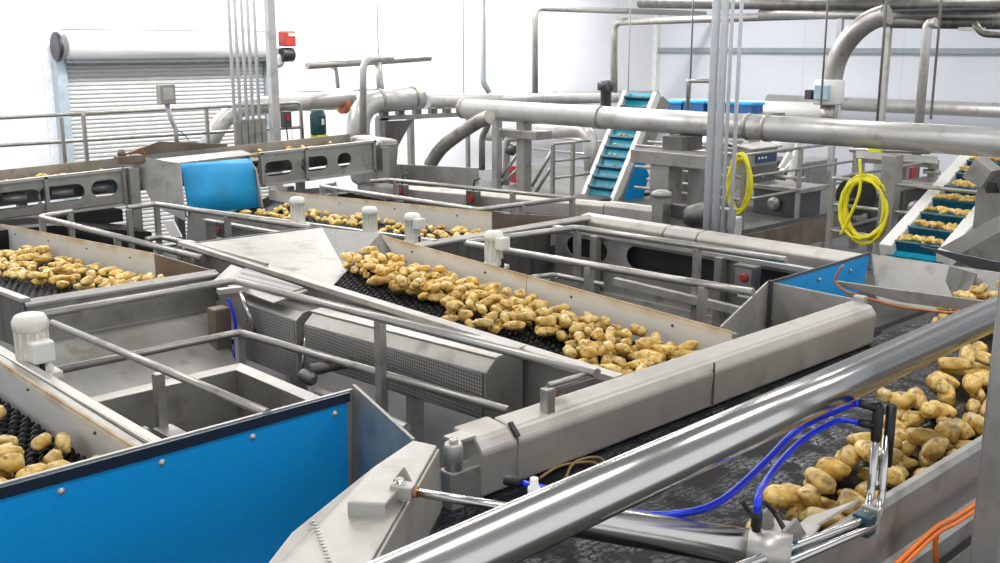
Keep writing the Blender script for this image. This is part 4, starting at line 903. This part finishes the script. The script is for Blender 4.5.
c = W(829, 90, x=15.6)
MB().lathe(c+V((0, 0, -.23)), (0, 0, 1), [(.22, 0), (.24, .03), (.24, .36), (.20, .40)], 20).build('coupling_body', WHITEP, cp)
MB().box(c+V((-.30, -.16, -.15)), c+V((-.22, .10, .09))).build('blue_window', plain('pale blue film', (.40, .56, .64), .3), cp, .02)
MB().box(c+V((-.26, .18, -.15)), c+V((-.1, .28, 0))).build('latch', DKGREY, cp)
MB().tube([c+V((0, .0, -.23)), c+V((.0, 0, -.55))], .12, 14).build('lower_pipe', S_RAIL, cp)
for px, w_, x_, lab in ((838, .09, 17, 'slim white post left of the curved duct'), (886, .10, 17, 'white post pair right of the curved duct'), ):
    a = W(px, 60, x=x_); tag(MB().box((a.x-w_/2, a.y-w_/2, 0), (a.x+w_/2, a.y+w_/2, 4.3)).build('wall_post', S_PIPE), lab, 'post')
a = W(921, 100, x=14.5); b_ = W(924, 24, x=14.5)
pipe('vertical pipe with small rounded hook top right of the curved duct', [V((a.x, a.y, 1.9)), V((a.x, a.y, b_.z)), V((a.x, a.y-.12, b_.z+.02))], .065, .10, S_PIPE, 'vent_pipe')
for px, x_, lab in ((691, 15, 'thin hanging rod left of the galvanised conduits'), (824, 15, 'thin rod just left of the curved duct'), (882, 12, 'thin rod in front of the white posts'), (936, 13, 'thin rod right of the hooked vent pipe')):
    a = W(px, 60, x=x_); tag(MB().tube([(a.x, a.y, 2.9), (a.x, a.y, 7)], .016, 6).build('hanger_rod', S_RAIL), lab, 'rod')
# upper right pipe bundle
for k, (p0, p1, r_, mt, lab) in enumerate((
        ((640, 3), (1010, 6), .10, S_DARK, 'topmost dark pipe of the overhead bundle'), ((760, 14), (1010, 16), .08, S_FRAME, 'grey pipe second from top in the overhead bundle'),
        ((885, 22), (1010, 23), .10, S_DARK, 'dark lagged pipe lowest in the overhead bundle'))):
    pipe(lab, [W(p0[0], p0[1], x=17), W(p1[0], p1[1], x=17)], r_, 0, mt, 'overhead_pipe')
pipe('short hooked pipe under the overhead bundle at the right edge', [W(975, 24, x=16), W(982, 34, x=16), W(1010, 35, x=16)], .05, .15, S_DARK, 'overhead_pipe')
tr = tag(MB().box(W(880, 12, x=16.4), W(985, 7, x=16.4)+V((.5, 0, 0))).build('cable_tray', DKGREY), 'dark cable tray among the overhead pipes at upper right', 'tray')
tag(MB().box(W(958, 31, x=16.3), W(978, 27, x=16.3)+V((.3, 0, 0))).build('lamp_bracket', S_LIGHT), 'small pale bracket below the overhead bundle', 'bracket')
fr = thing('hanging_frame', 'thin rectangular pipe frame beside the galvanised conduit bundle', 'frame', tuple(W(688, 110, x=12.5)))
MB().tube([W(688, 112, x=12.5), W(688, 81, x=12.5), W(710, 81, x=12.5)], .03, 10, .03).build('frame_tube', S_RAIL, fr)
# conduits right of centre, rising from the rear channel
for px, r_, lab in ((708, .034, 'thick galvanised conduit, leftmost of the central cluster'), (716.5, .032, 'galvanised conduit close right of the thickest one'), (723.5, .015, 'slim galvanised conduit, third of the central cluster'), (732, .016, 'slim galvanised conduit, rightmost of the central cluster')):
    a = W(px, 200, x=7.15); tag(MB().tube([(a.x, a.y, 2.2), (a.x, a.y, 7)], r_, 12).build('conduit_pipe', S_COND), lab, 'conduit', 'central conduit cluster')
tag(MB().box(W(703, 225, x=7.25), W(728, 210, x=7.25)+V((.12, 0, 0))).build('anchor_plate', S_FRAME), 'steel anchor plate at the foot of the central conduit cluster', 'bracket')

# posts that carry the main pipe (cantilever arm)
ps = thing('pipe_support', 'steel post with wide arm carrying the main pipe beside the inclined conveyor', 'post', (W(665, 160, x=10.2).x, W(665, 160, x=10.2).y, 0))
c = W(666, 180, x=10.2)
MB().box((c.x-.14, c.y-.14, 0), (c.x+.14, c.y+.14, 2.42)).build('post', S_FRAME, ps, .008)
MB().box((c.x-.18, c.y-.75, 2.40), (c.x+.18, c.y+.42, 2.56)).build('support_arm', S_FRAME, ps, .008)
MB().box((c.x+.10, c.y-.15, 2.55), (c.x+.5, c.y+.15, 2.72)).build('pipe_shoe', S_DARK, ps)
ps2 = thing('pipe_support', 'slender steel post between the inclined conveyor post and the conduits', 'post', tuple(W(698, 160, x=10.4)*1))
c = W(698, 180, x=10.4); ps2.location = (c.x, c.y, 0)
MB().box((c.x-.09, c.y-.09, 0), (c.x+.09, c.y+.09, 2.40)).build('post', S_FRAME, ps2, .008)
ps3 = thing('pipe_support', 'heavy bracketed steel post under the main pipe at the right edge', 'post', (W(992, 200, x=9.6).x, W(992, 200, x=9.6).y, 0))
c = W(996, 200, x=9.9)
MB().box((c.x-.12, c.y-.14, 0), (c.x+.12, c.y+.14, 2.70)).build('post', S_FRAME, ps3, .008)
q = W(976, 172, x=9.6)
MB().prism([q+V((0, .12, -.06)), q+V((0, .02, .12)), q+V((0, -.14, .02)), q+V((0, -.06, -.14))], (.25, 0, 0)).build('bracket_block', S_FRAME, ps3, .006)
MB().beam(q+V((.12, -.1, -.05)), V((c.x, c.y, 2.45)), .12, .12).build('bracket_arm', S_DARK, ps3)
st = thing('valve_post', 'stubby steel post with valve head rising from the rear channel', 'post', (W(661, 215, x=7.3).x, W(661, 215, x=7.3).y, 2.2))
c = W(661, 215, x=7.3)
MB().box((c.x-.06, c.y-.06, c.z-.1), (c.x+.06, c.y+.06, c.z+.17)).build('post', S_FRAME, st, .006)
MB().lathe((c.x, c.y, c.z+.16), (0, 0, 1), [(.09, 0), (.09, .04), (.05, .06)], 14).build('cap', S_FRAME, st)
MB().box((c.x+.05, c.y-.22, c.z-.02), (c.x+.12, c.y-.06, c.z+.1)).build('side_valve', DKGREY, st, .01)
MB().lathe((c.x+.05, c.y-.25, c.z+.0), (0, -1, .3), [(.08, 0), (.10, .05), (.10, .2), (.06, .28)], 14).build('hose_reel', S_DARK, st)

# ------------------------------------------------------------------ inclined cleated conveyors
def incline(label, p0, p1, width, n, off, group_p=None, npot=0, seed=0, leg=True, slot=True):
    """p0 / p1: lower and upper ends of the left edge line; runs in +X, width toward -Y"""
    p0 = V(p0); p1 = V(p1); d = (p1-p0).normalized(); yv = V((0, -1, 0)); nn = d.cross(yv)*-1
    if nn.z < 0: nn = -nn
    t = thing('inclined_conveyor', label, 'conveyor', (p0.x, p0.y-width/2, 0), 'blue cleated inclined conveyors')
    L = (p1-p0).length
    for s_, nm in ((0, 0), (1, 1)):
        a = p0+yv*(width*s_)
        MB().beam(a, a+d*L, .13 if leg else .09, .17 if leg else .12, nn).build('side_rail', WHITEP, t, .01)
        b = a+yv*.05-nn*.20 if s_ else a-nn*.2
        MB().beam(b, b+d*L, .03, .24, nn).build('side_frame', S_FRAME, t)
    MB().plate([p0-nn*.03, p0-nn*.03+yv*width, p1-nn*.03+yv*width, p1-nn*.03], .02).build('belt', TEAL, t)
    for k in range(n):
        q = p0+d*(L*(k+off)/n)+yv*(width/2)
        MB().beam(q+yv*(-width/2+.05)+nn*.03, q+yv*(width/2-.05)+nn*.03, .03, .11, nn).build('cleat', TEALD, t)
    return t, d, nn, L
i1a = W(583, 200, x=12.6); i1b = W(627, 92, y=i1a.y)
t1, d1, n1, L1 = incline('steep blue cleated conveyor with cream sides, nearly empty, left of the main post', i1a, i1b, .62, 11, .3, leg=False)
i2a = W(886, 252, x=9.6); i2b = W(980, 147, y=i2a.y)
t2, d2, n2, L2 = incline('blue cleated conveyor lifting rows of potatoes behind the end hopper at right', i2a, i2b, .56, 8, .35)
# dark support frame under first
MB().beam(V((i1a.x+.75, i1a.y-.75, .6)), V((i1b.x+.5, i1b.y-.75, i1b.z-.3)), .12, .14).build('support_beam', DKGREY, t1)
MB().plate([i1a+V((.1, -.68, -.1)), i1a+(i1b-i1a)*.5+V((.05, -.68, -.1)), i1a+(i1b-i1a)*.5+V((.3, -.68, -.45)), i1a+V((.5, -.68, -.4))], .02).build('blue_side_panel', BLUE, t1)
mo = thing('head_motor', 'dark grey drive motor standing left of the steep conveyor head', 'motor', tuple(W(606, 104, y=i1a.y+.15)))
c = W(606, 92, y=i1a.y+.15)
MB().lathe(c+V((0, 0, -.25)), (0, 0, 1), [(.08, 0), (.09, .02), (.09, .30), (.13, .30), (.13, .40), (.08, .44)], 16).build('motor_body', DKGREY, mo)
MB().box(c+V((-.10, -.12, .02)), c+V((.08, .12, .17))).build('gear_head', DKGREY, mo, .03)
# slot panel on incl 2
q = i2a+(i2b-i2a)*.42+V((0, -.62, -.27))
MB().beam(q-d2*.26, q+d2*.26, .02, .16, n2).build('blue_slot', TEAL, t2, .007)
MB().beam(q-d2*.55+V((0, .01, 0)), q+d2*.9+V((0, .01, 0)), .02, .34, n2).build('slot_panel', S_FRAME, t2)
rp = random.Random(5)
for k in range(8):
    for j in range(22):
        u = rp.random(); row = rp.random()
        q = i2a+d2*(L2*(k+.35)/8+.04+.13*row)+V((0, -.08-.41*u, 0))+n2*(.03+.05*(1-row)+.02*rp.random())
        put_potato(rp.randrange(8), tuple(q), (rp.uniform(0, 6), rp.uniform(-.5, .5), rp.uniform(0, 6)), 'potato riding on a cleat of the right-hand inclined conveyor', 'potatoes on the right inclined conveyor', .85)
for k, uu in ((4, .5), (5, .3), (6, .6), (8, .5), (3, .7), (4, .25), (6, .4)):
    q = i1a+d1*(L1*(k+.3)/11+.06)+V((0, -.1-.4*uu, 0))+n1*.03
    put_potato(3, tuple(q), (0, 0, k), 'scrap potato on a cleat of the steep inclined conveyor', 'potatoes on the steep inclined conveyor', .7)

# ------------------------------------------------------------------ platform and machinery at right
pf = tag(MB().box((11.5, 7.75, 1.28), (16.5, 12, 1.4)).build('raised_platform', PLAT), 'raised grey platform deck behind the three-bar railing', 'platform')
pf2 = tag(MB().box((11.5, 7.70, 1.0), (16.5, 7.75, 1.34)).build('platform_skirt', BROWN), 'brown-stained skirt edging the raised platform', 'panel')
a = (11.8, 7.77); hh = 2.40
def rail3(label, pts, z0, z1, posts, grp=None):
    ls = []
    for k, nm in ((0, 'top_rail'), (1, 'mid_rail'), (2, 'low_rail')):
        z = z1-(z1-z0)*.30*k; ls.append((nm, [V((p[0], p[1], z)) for p in pts]))
    return railing(label, ls, [((p[0], p[1], z1+.01), z0) for p in posts], .020, grp, .03, .055)
rail3('three-bar railing on the raised platform right of the yellow hose', [(14.9, 7.80), (11.8, 7.77), (11.8, 9.6)], 1.4, 2.40, [(11.8, 7.77), (13.2, 7.78), (14.8, 7.8), (11.8, 8.8)])
rc = V((W(833, 178, z=2.40).x, W(833, 178, z=2.40).y, 0)); rd = W(893, 183, x=rc.x)
rail3('three-bar railing holding the coiled yellow hose in front of the machinery', [(rc.x+2.2, rc.y), (rc.x, rc.y), (rc.x, rc.y-1.9)], 1.45, 2.40, [(rc.x, rc.y)])
hp_ = thing('hose_rail_post', 'stout square post right of the coiled yellow hose', 'post', (rd.x, rd.y, 0))
q = W(893, 155, x=rc.x)
MB().box((q.x-.08, q.y-.08, 0), (q.x+.08, q.y+.08, q.z)).build('post', S_FRAME, hp_, .008)
# machine canopy
mc = thing('canopy_frame', 'low slanted steel canopy over the machinery behind the yellow hose', 'canopy', tuple(W(895, 190, x=13)))
MB().plate([W(856, 153, x=13), W(938, 159, x=13), W(938, 166, x=12.6), W(856, 160, x=12.6)], .06).build('canopy_plate', S_FRAME, mc)
for px in (860, 905, 934): MB().box(W(px, 160, x=13.1)+V((-.05, -.05, -1.2)), W(px, 160, x=13.1)+V((.05, .05, 0))).build('leg', S_FRAME, mc)
MB().tube([W(850, 150, x=13.3), W(930, 152, x=13.3)], .03, 8).build('top_pipe', S_RAIL, mc)
MB().box(W(868, 152, x=13.2), W(880, 147, x=13.2)+V((.1, 0, 0))).build('yellow_cap', YEL, mc)
tag(MB().box(W(905, 182, x=13.4), W(912, 168, x=13.4)+V((.15, 0, 0))).build('red_box', RED), 'small red control box under the slanted canopy', 'box')
# yellow hose coils
def coil(label, c, rr, n, seed, ry=.25, rz=.42):
    t = thing('coiled_hose', label, 'hose', tuple(V(c)-V((0, 0, rz))), 'coiled yellow hoses'); rnd = random.Random(seed); pts = []
    for k in range(n*16+1):
        a = 2*PI*k/16; w = 1+.10*math.sin(a*.37+seed)+.05*math.sin(a*1.3)
        pts.append(V(c)+V((.03*math.sin(k*.7)+.012*(k/16), ry*w*math.sin(a), -rz*.1+rz*w*math.cos(a))))
    MB().tube(pts, rr, 7).build('hose_loops', YEL, t)
    MB().tube(smooth([V(c)+V((-.05, .05, rz*1.5)), V(c)+V((-.06, .02, rz*.5)), V(c)+V((-.05, .12, -rz*.4)), V(c)+V((-.02, .22, -rz))]), rr, 7).build('loose_end', YEL, t)
c = W(863, 206, x=rc.x-.1); coil('coiled yellow hose hanging on the railing right of centre', c, .017, 7, 2, .25, .33)
c = W(738, 182, x=11.7); coil('yellow hose coil partly hidden behind the slim conduits', c, .018, 6, 5, .16, .36)
tag(MB().tube([W(856, 196, x=rc.x+.5), W(857, 196, x=rc.x+.9)], .22, 20).build('black_wheel', BLACK), 'black round wheel behind the coiled yellow hose', 'wheel')
# control cabinet
kc = thing('control_cabinet', 'grey steel control cabinet with dark display on the raised platform', 'cabinet', tuple(W(762, 188, y=8.6)))
k0 = W(748, 190, y=8.6); k1 = W(778, 146, y=8.6)
MB().box((k0.x, 8.6, k0.z), (k1.x, 9.3, k1.z)).build('cabinet_body', S_FRAME, kc, .01)
MB().plate([(k0.x-.03, 8.55, k1.z), (k1.x+.03, 8.55, k1.z), (k1.x+.03, 9.35, k1.z+.10), (k0.x-.03, 9.35, k1.z+.10)], .02).build('sloped_top', S_LIGHT, kc)
MB().box((k0.x+.15, 8.585, k1.z-.22), (k1.x-.05, 8.60, k1.z-.08)).build('display_strip', NAVY, kc)
MB().box((k0.x+.08, 8.588, k0.z+.05), (k1.x-.04, 8.60, k1.z-.26)).build('door', S_DARK, kc)
for k in range(3): MB().box((k0.x+.20+k*.09, 8.578, k1.z-.16), (k0.x+.24+k*.09, 8.586, k1.z-.13)).build('indicator_light', WHITEP, kc)
MB().lathe((k0.x+.32, 8.588, k1.z-.42), (0, -1, 0), [(.02, 0), (.02, .03)], 10).build('door_knob', S_LIGHT, kc)
# white chute pieces & machinery
for lab, p in (('white slanted chute strip left of the control cabinet', [(737, 158), (744, 137), (749, 137), (741, 158)]), ('white angled chute strip right of the control cabinet', [(779, 168), (788, 152), (792, 156), (783, 168)]),
               ('long pale strut leaning behind the three-bar railing', [(785, 190), (797, 140), (801, 141), (790, 190)])):
    tag(MB().plate([W(a_, b__, y=8.9) for a_, b__ in p], .05).build('chute_strip', WHITEP), lab, 'chute')
mm = thing('grey_machine', 'bulky dark machine with pale round hood behind the three-bar railing', 'machine', tuple(W(790, 190, y=9.6)))
MB().box(W(778, 190, y=9.8), W(800, 158, y=9.8)+V((0, .5, 0))).build('machine_body', DKGREY, mm, .02)
MB().lathe(W(783, 152, y=9.7), (0, 0, 1), [(.14, 0), (.2, .05), (.2, .16), (.12, .26)], 16).build('hood', WHITEP, mm)
MB().box(W(803, 196, y=9.6), W(838, 158, y=9.6)+V((0, .5, 0))).build('rear_hopper', S_FRAME, mm, .02)
MB().beam(W(781, 172, y=9.2), W(800, 156, y=9.2), .08, .06).build('chute', WHITEP, mm)
dm = thing('dark_machine', 'dark machine housing behind the slim railing left of the conduits', 'machine', tuple(W(690, 195, x=13.5)))
MB().box(W(668, 200, x=13.5), W(706, 160, x=13.5)+V((.6, 0, 0))).build('machine_body', S_DARK, dm, .02)
MB().box(W(668, 158, x=13.3), W(738, 140, x=13.3)+V((.6, 0, 0))).build('upper_housing', S_FRAME, dm, .02)
MB().lathe(W(712, 142, x=13.0), (0, 0, 1), [(.2, -.02), (.2, .02), (.08, .12)], 16).build('white_cap', WHITEP, dm)
for px, lab in ((688, 'left upright'), (700, 'right upright')):
    pass
rail3('three-bar railing behind the slender post, left of the conduits', [(12.2, 9.7), (12.2, 8.15)], 1.5, 2.42, [(12.2, 9.1), (12.2, 8.9)])
bc0 = [(676, 108, 0), (698, 108, 1), (722, 109, 2), (745, 110, 3)]
for px, py, k in bc0:
    c = W(px, py, x=17.5)
    cr_ = thing('blue_crate', 'blue plastic crate on the far shelf, %s' % ['leftmost of the row', 'second of the row', 'third, seen between conduits', 'rightmost of the row'][k], 'crate', (c.x, c.y, c.z-.16), 'blue crates far behind')
    MB().box(c+V((-.2, -.28, -.16)), c+V((.2, .22, .14))).build('crate_body', plain('deep blue', (.03, .13, .35), .4), cr_, .02)
    MB().box(c+V((-.22, -.30, .10)), c+V((.22, .24, .15))).build('crate_rim', BLUEL, cr_, .01)
tag(MB().box(W(665, 116, x=17.4), W(765, 114, x=17.4)+V((.7, 0, 0))).build('crate_shelf', S_FRAME), 'steel shelf under the row of blue crates', 'shelf')
for lab, p, q_, x_ in (('squat dark pump unit behind the coiled yellow hose', (846, 236), (880, 196), 12.6), ('dark conveyor drive housing just left of the potato incline', (900, 228), (936, 188), 12.4), ('low dark machine base behind the three-bar platform railing', (752, 214), (800, 192), 13.2)):
    a_ = W(*p, x=x_); b_ = W(*q_, x=x_); mch = thing('drive_unit', lab, 'machine', (x_+.3, (a_.y+b_.y)/2, a_.z))
    MB().box((x_, a_.y, a_.z), (x_+.6, b_.y, b_.z)).build('housing', DKGREY, mch, .03)
    MB().box((x_-.03, a_.y+.05, b_.z-.02), (x_+.65, b_.y-.05, b_.z+.05)).build('steel_lid', S_FRAME, mch, .01)
    MB().lathe((x_-.02, (a_.y+b_.y)/2, (a_.z+b_.z)/2), (-1, 0, 0), [(.10, 0), (.10, .05), (.05, .08)], 16).build('bearing_cap', S_FRAME, mch)
    MB().tube([(x_+.3, a_.y-.1, b_.z+.15), (x_+.3, b_.y+.1, b_.z+.15)], .03, 8).build('top_bar', S_RAIL, mch)
# far stairs / railings at (530-600,130-190)
fp = W(553, 144, z=2.33)
rail3('three-bar railing on the far walkway left of the steep conveyor', [(fp.x, fp.y), (fp.x+.85, fp.y)], 1.45, 2.33, [(fp.x, fp.y), (fp.x+.45, fp.y)])
sr = thing('stair_rail', 'pair of sloping stair handrails rising to the far walkway', 'railing', tuple(W(500, 182, x=12.5)))
for (a_, b__) in (((500, 180), (519, 152)), ((532, 186), (553, 150)), ((500, 186), (519, 168)), ((536, 192), (553, 165))):
    MB().tube([W(*a_, x=fp.x), W(*b__, x=fp.x)], .028, 8).build('sloping_rail', S_RAIL, sr)
rail3('far three-bar railing starting at the broad post under the main pipe', [(14.6, 14.8), (14.6, 11.9)], 1.5, 2.33, [(14.6, 13.0)])
w_ = tag(MB().box((11.4, 10.7, 1.30), (15.5, 14.9, 1.45)).build('far_walkway', PLAT), 'grey walkway deck below the far stair rails', 'walkway')
lp = MB(); lp.plate([W(940, 248, x=7.6), W(1000, 215, x=7.6), W(1000, 232, x=7.6), W(960, 254, x=7.6)], .02)
tag(lp.build('angled_sheet', S_LIGHT), 'pale angled sheet steel guide right of the potato incline', 'panel')
lp = MB(); lp.plate([W(920, 246, x=6.9), W(1005, 263, x=6.9), W(1005, 280, x=6.9), W(960, 262, x=6.9)], .02)
tag(lp.build('dark_flap', DKGREY), 'dark flap lying on the channel beam at the right edge', 'flap')

# equipment visible in gaps between lanes (hoses, actuators)
ac = thing('actuator', 'small actuator with blue hose in the gap beside the centre deck', 'actuator', (3.0, 5.55, 2.0))
MB().beam((2.98, 5.60, 2.36), (3.16, 5.56, 2.36), .05, .03).build('clamp_arm', S_LIGHT, ac)
MB().tube([(3.08, 5.52, 2.36), (3.12, 5.40, 2.10)], .014, 8).build('rod', S_TUBE, ac)
MB().tube(smooth([(3.02, 5.55, 2.32), (3.04, 5.52, 2.15), (3.02, 5.55, 1.8)]), .010, 8).build('blue_hose', HOSE, ac)
MB().box((2.95, 5.60, 1.7), (3.06, 5.70, 2.25)).build('hinge_box', BROWN, ac, .01)
pb2 = thing('isolator_switch', 'small grey isolator with red knob on the plate beyond the left railing', 'switch', tuple(W(222, 235, x=4.5)))
c = W(221, 232, x=4.5)
MB().box(c+V((-.02, -.06, -.08)), c+V((.03, .06, .09))).build('box_body', DKGREY, pb2, .006)
MB().lathe(c+V((-.02, 0, .02)), (-1, 0, 0), [(.025, 0), (.025, .02)], 12).build('red_knob', RED, pb2)
MB().box(c+V((-.024, -.045, -.07)), c+V((-.02, .045, -.045))).build('white_label', WHITEP, pb2)
wp = thing('web_plate', 'grey stiffened steel plate behind the left railing under the blue hopper', 'panel', (4.6, 7.8, 1.8))
MB().prism([(4.6, 8.8, 2.22), (4.6, 6.95, 2.28), (4.6, 6.95, 1.8), (4.6, 8.8, 1.8)], (.012, 0, 0)).build('plate', S_FRAME, wp)
MB().beam((4.6, 8.8, 2.23), (4.6, 6.95, 2.29), .06, .02).build('top_flange', S_LIGHT, wp)
MB().plate([(4.59, 8.3, 2.2), (4.40, 8.3, 1.9), (4.59, 8.3, 1.9)], .01).build('stiffener', S_FRAME, wp)
tag(MB().plate([W(163, 221, x=3.7), W(174, 221, x=3.7), W(182, 237, x=3.7), W(172, 237, x=3.7)], .01).build('paper_tag', WHITEP), 'small white tag leaning behind the left railing', 'tag')
for px, py, lab in ((402, 193, 'small isolator box with red knob behind the rear railing, left one'), (473, 200, 'small isolator box with red knob behind the rear railing, right one')):
    c = W(px, py, x=7.3); q_ = thing('isolator_switch', lab, 'switch', (7.3, c.y, c.z-.1))
    MB().box(c+V((-.03, -.08, -.10)), c+V((.04, .08, .10))).build('box_body', S_DARK, q_, .006)
    MB().lathe(c+V((-.03, 0, .02)), (-1, 0, 0), [(.04, 0), (.04, .02)], 12).build('red_knob', RED, q_)
    MB().box(c+V((-.034, -.06, -.09)), c+V((-.03, .06, -.06))).build('white_label', WHITEP, q_)
    MB().tube([c+V((0, 0, .1)), c+V((.02, 0, .2)), c+V((.1, 0, .22))], .012, 6).build('cable', BLACK, q_)
# black sheets added under the lanes so the gaps stay dark
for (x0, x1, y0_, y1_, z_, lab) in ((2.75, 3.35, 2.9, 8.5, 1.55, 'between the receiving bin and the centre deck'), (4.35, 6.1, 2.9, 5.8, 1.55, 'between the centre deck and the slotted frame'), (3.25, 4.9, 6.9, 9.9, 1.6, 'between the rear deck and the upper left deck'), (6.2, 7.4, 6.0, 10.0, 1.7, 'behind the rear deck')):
    tag(MB().box((x0, y0_, z_), (x1, y1_, z_+.04)).build('gap_shade_sheet', BLACK), 'added black sheet darkening the gaps low down '+lab, 'belt')
dp_ = tag(MB().box((6.75, 4.4, 1.2), (11.3, 7.6, 1.25)).build('dark_floor_grating', CONC), 'grey grating low behind the channel beams', 'grating')

# ------------------------------------------------------------------ the 300 largest potatoes stay objects, the rest become one
def consolidate():
    pots = [o for o in C.objects if o.name.split('.')[0] == 'potato']
    inf = []
    for o in pots:
        v = o.location-V((0, 0, CZ)); w_ = v.dot(FW); px = 500+F*v.dot(RT)/w_; py = 281.5-F*v.dot(UP)/w_
        vis = w_ > .5 and -12 < px < 1012 and -12 < py < 575
        if 'group' not in o: vis = True; w_ = 0
        inf.append((0 if vis else 1, w_/o.scale.x, o))
    inf.sort(key=lambda t: (t[0], t[1])); rest = [t[2] for t in inf[298:]]
    low = {}
    vs = []; fs = []
    for o in rest:
        me = o.data
        mw = Matrix.LocRotScale(o.location, o.rotation_euler, o.scale); b = len(vs)
        vs += [mw @ v.co for v in me.vertices]; fs += [[i+b for i in p.vertices] for p in me.polygons]
    me = bpy.data.meshes.new('potato_heap'); me.from_pydata(vs, [], fs); me.materials.append(POT)
    for p in me.polygons: p.use_smooth = True
    for o in rest: bpy.data.objects.remove(o)
    h = bpy.data.objects.new('potato_heap', me); C.objects.link(h)
    tag(h, 'small distant potatoes spread over the far decks, conveyors and inclines', 'potatoes', None, 'stuff')
consolidate()

def legs(parent, pts, z1, z0=0.0, w_=.08, mat=None):
    for x_, y_ in pts: MB().box((x_-w_/2, y_-w_/2, z0), (x_+w_/2, y_+w_/2, z1)).build('leg', mat or S_FRAME, parent)
legs(bp, [(-.4, 3.47), (2.30, 3.47)], 1.3); legs(bn, [(1.72, 3.52), (2.6, 3.52), (1.72, 4.78), (2.6, 4.78)], 1.14)
legs(gb, [(W(383, 165, y=12.9).x, 12.9)], W(383, 165, y=12.9).z-1.4)
legs(cc, [(7.0, 12.36), (7.4, 12.36)], 2.46, 2.2, .03)

# ------------------------------------------------------------------ light
wd = bpy.data.worlds.new('world'); bpy.context.scene.world = wd; wd.use_nodes = True
wd.node_tree.nodes['Background'].inputs[0].default_value = (.93, .96, 1, 1); wd.node_tree.nodes['Background'].inputs[1].default_value = 1.0
def area(x, y, z, sx, sy, p, rot=(0, 0, 0)):
    l = bpy.data.lights.new('ceiling_and_fill_light', 'AREA'); l.shape = 'RECTANGLE'; l.size = sx; l.size_y = sy; l.energy = p; l.color = (1, .985, .96)
    o = bpy.data.objects.new('ceiling_and_fill_light', l); C.objects.link(o); o.location = (x, y, z); o.rotation_euler = rot; return o
for x_ in (1.5, 6.5, 12, 18):
    for y_ in (1.0, 6, 11, 15.8):
        area(x_, y_, 6.8, 3.2, .8, (88 if y_ < 15 else 300)*(1.5 if x_ == 18 else 1))  # far row and right column boosted to keep the walls bright
area(12, 16.3, 6.6, 10, .6, 260)  # extra unseen lamp, added to brighten the back wall
s = bpy.context.scene
s.view_settings.view_transform = 'Standard'; s.view_settings.look = 'None'; s.view_settings.exposure = 0.08
s.cycles.max_bounces = 8; s.cycles.diffuse_bounces = 4; s.cycles.glossy_bounces = 4
s.cycles.use_denoising = True
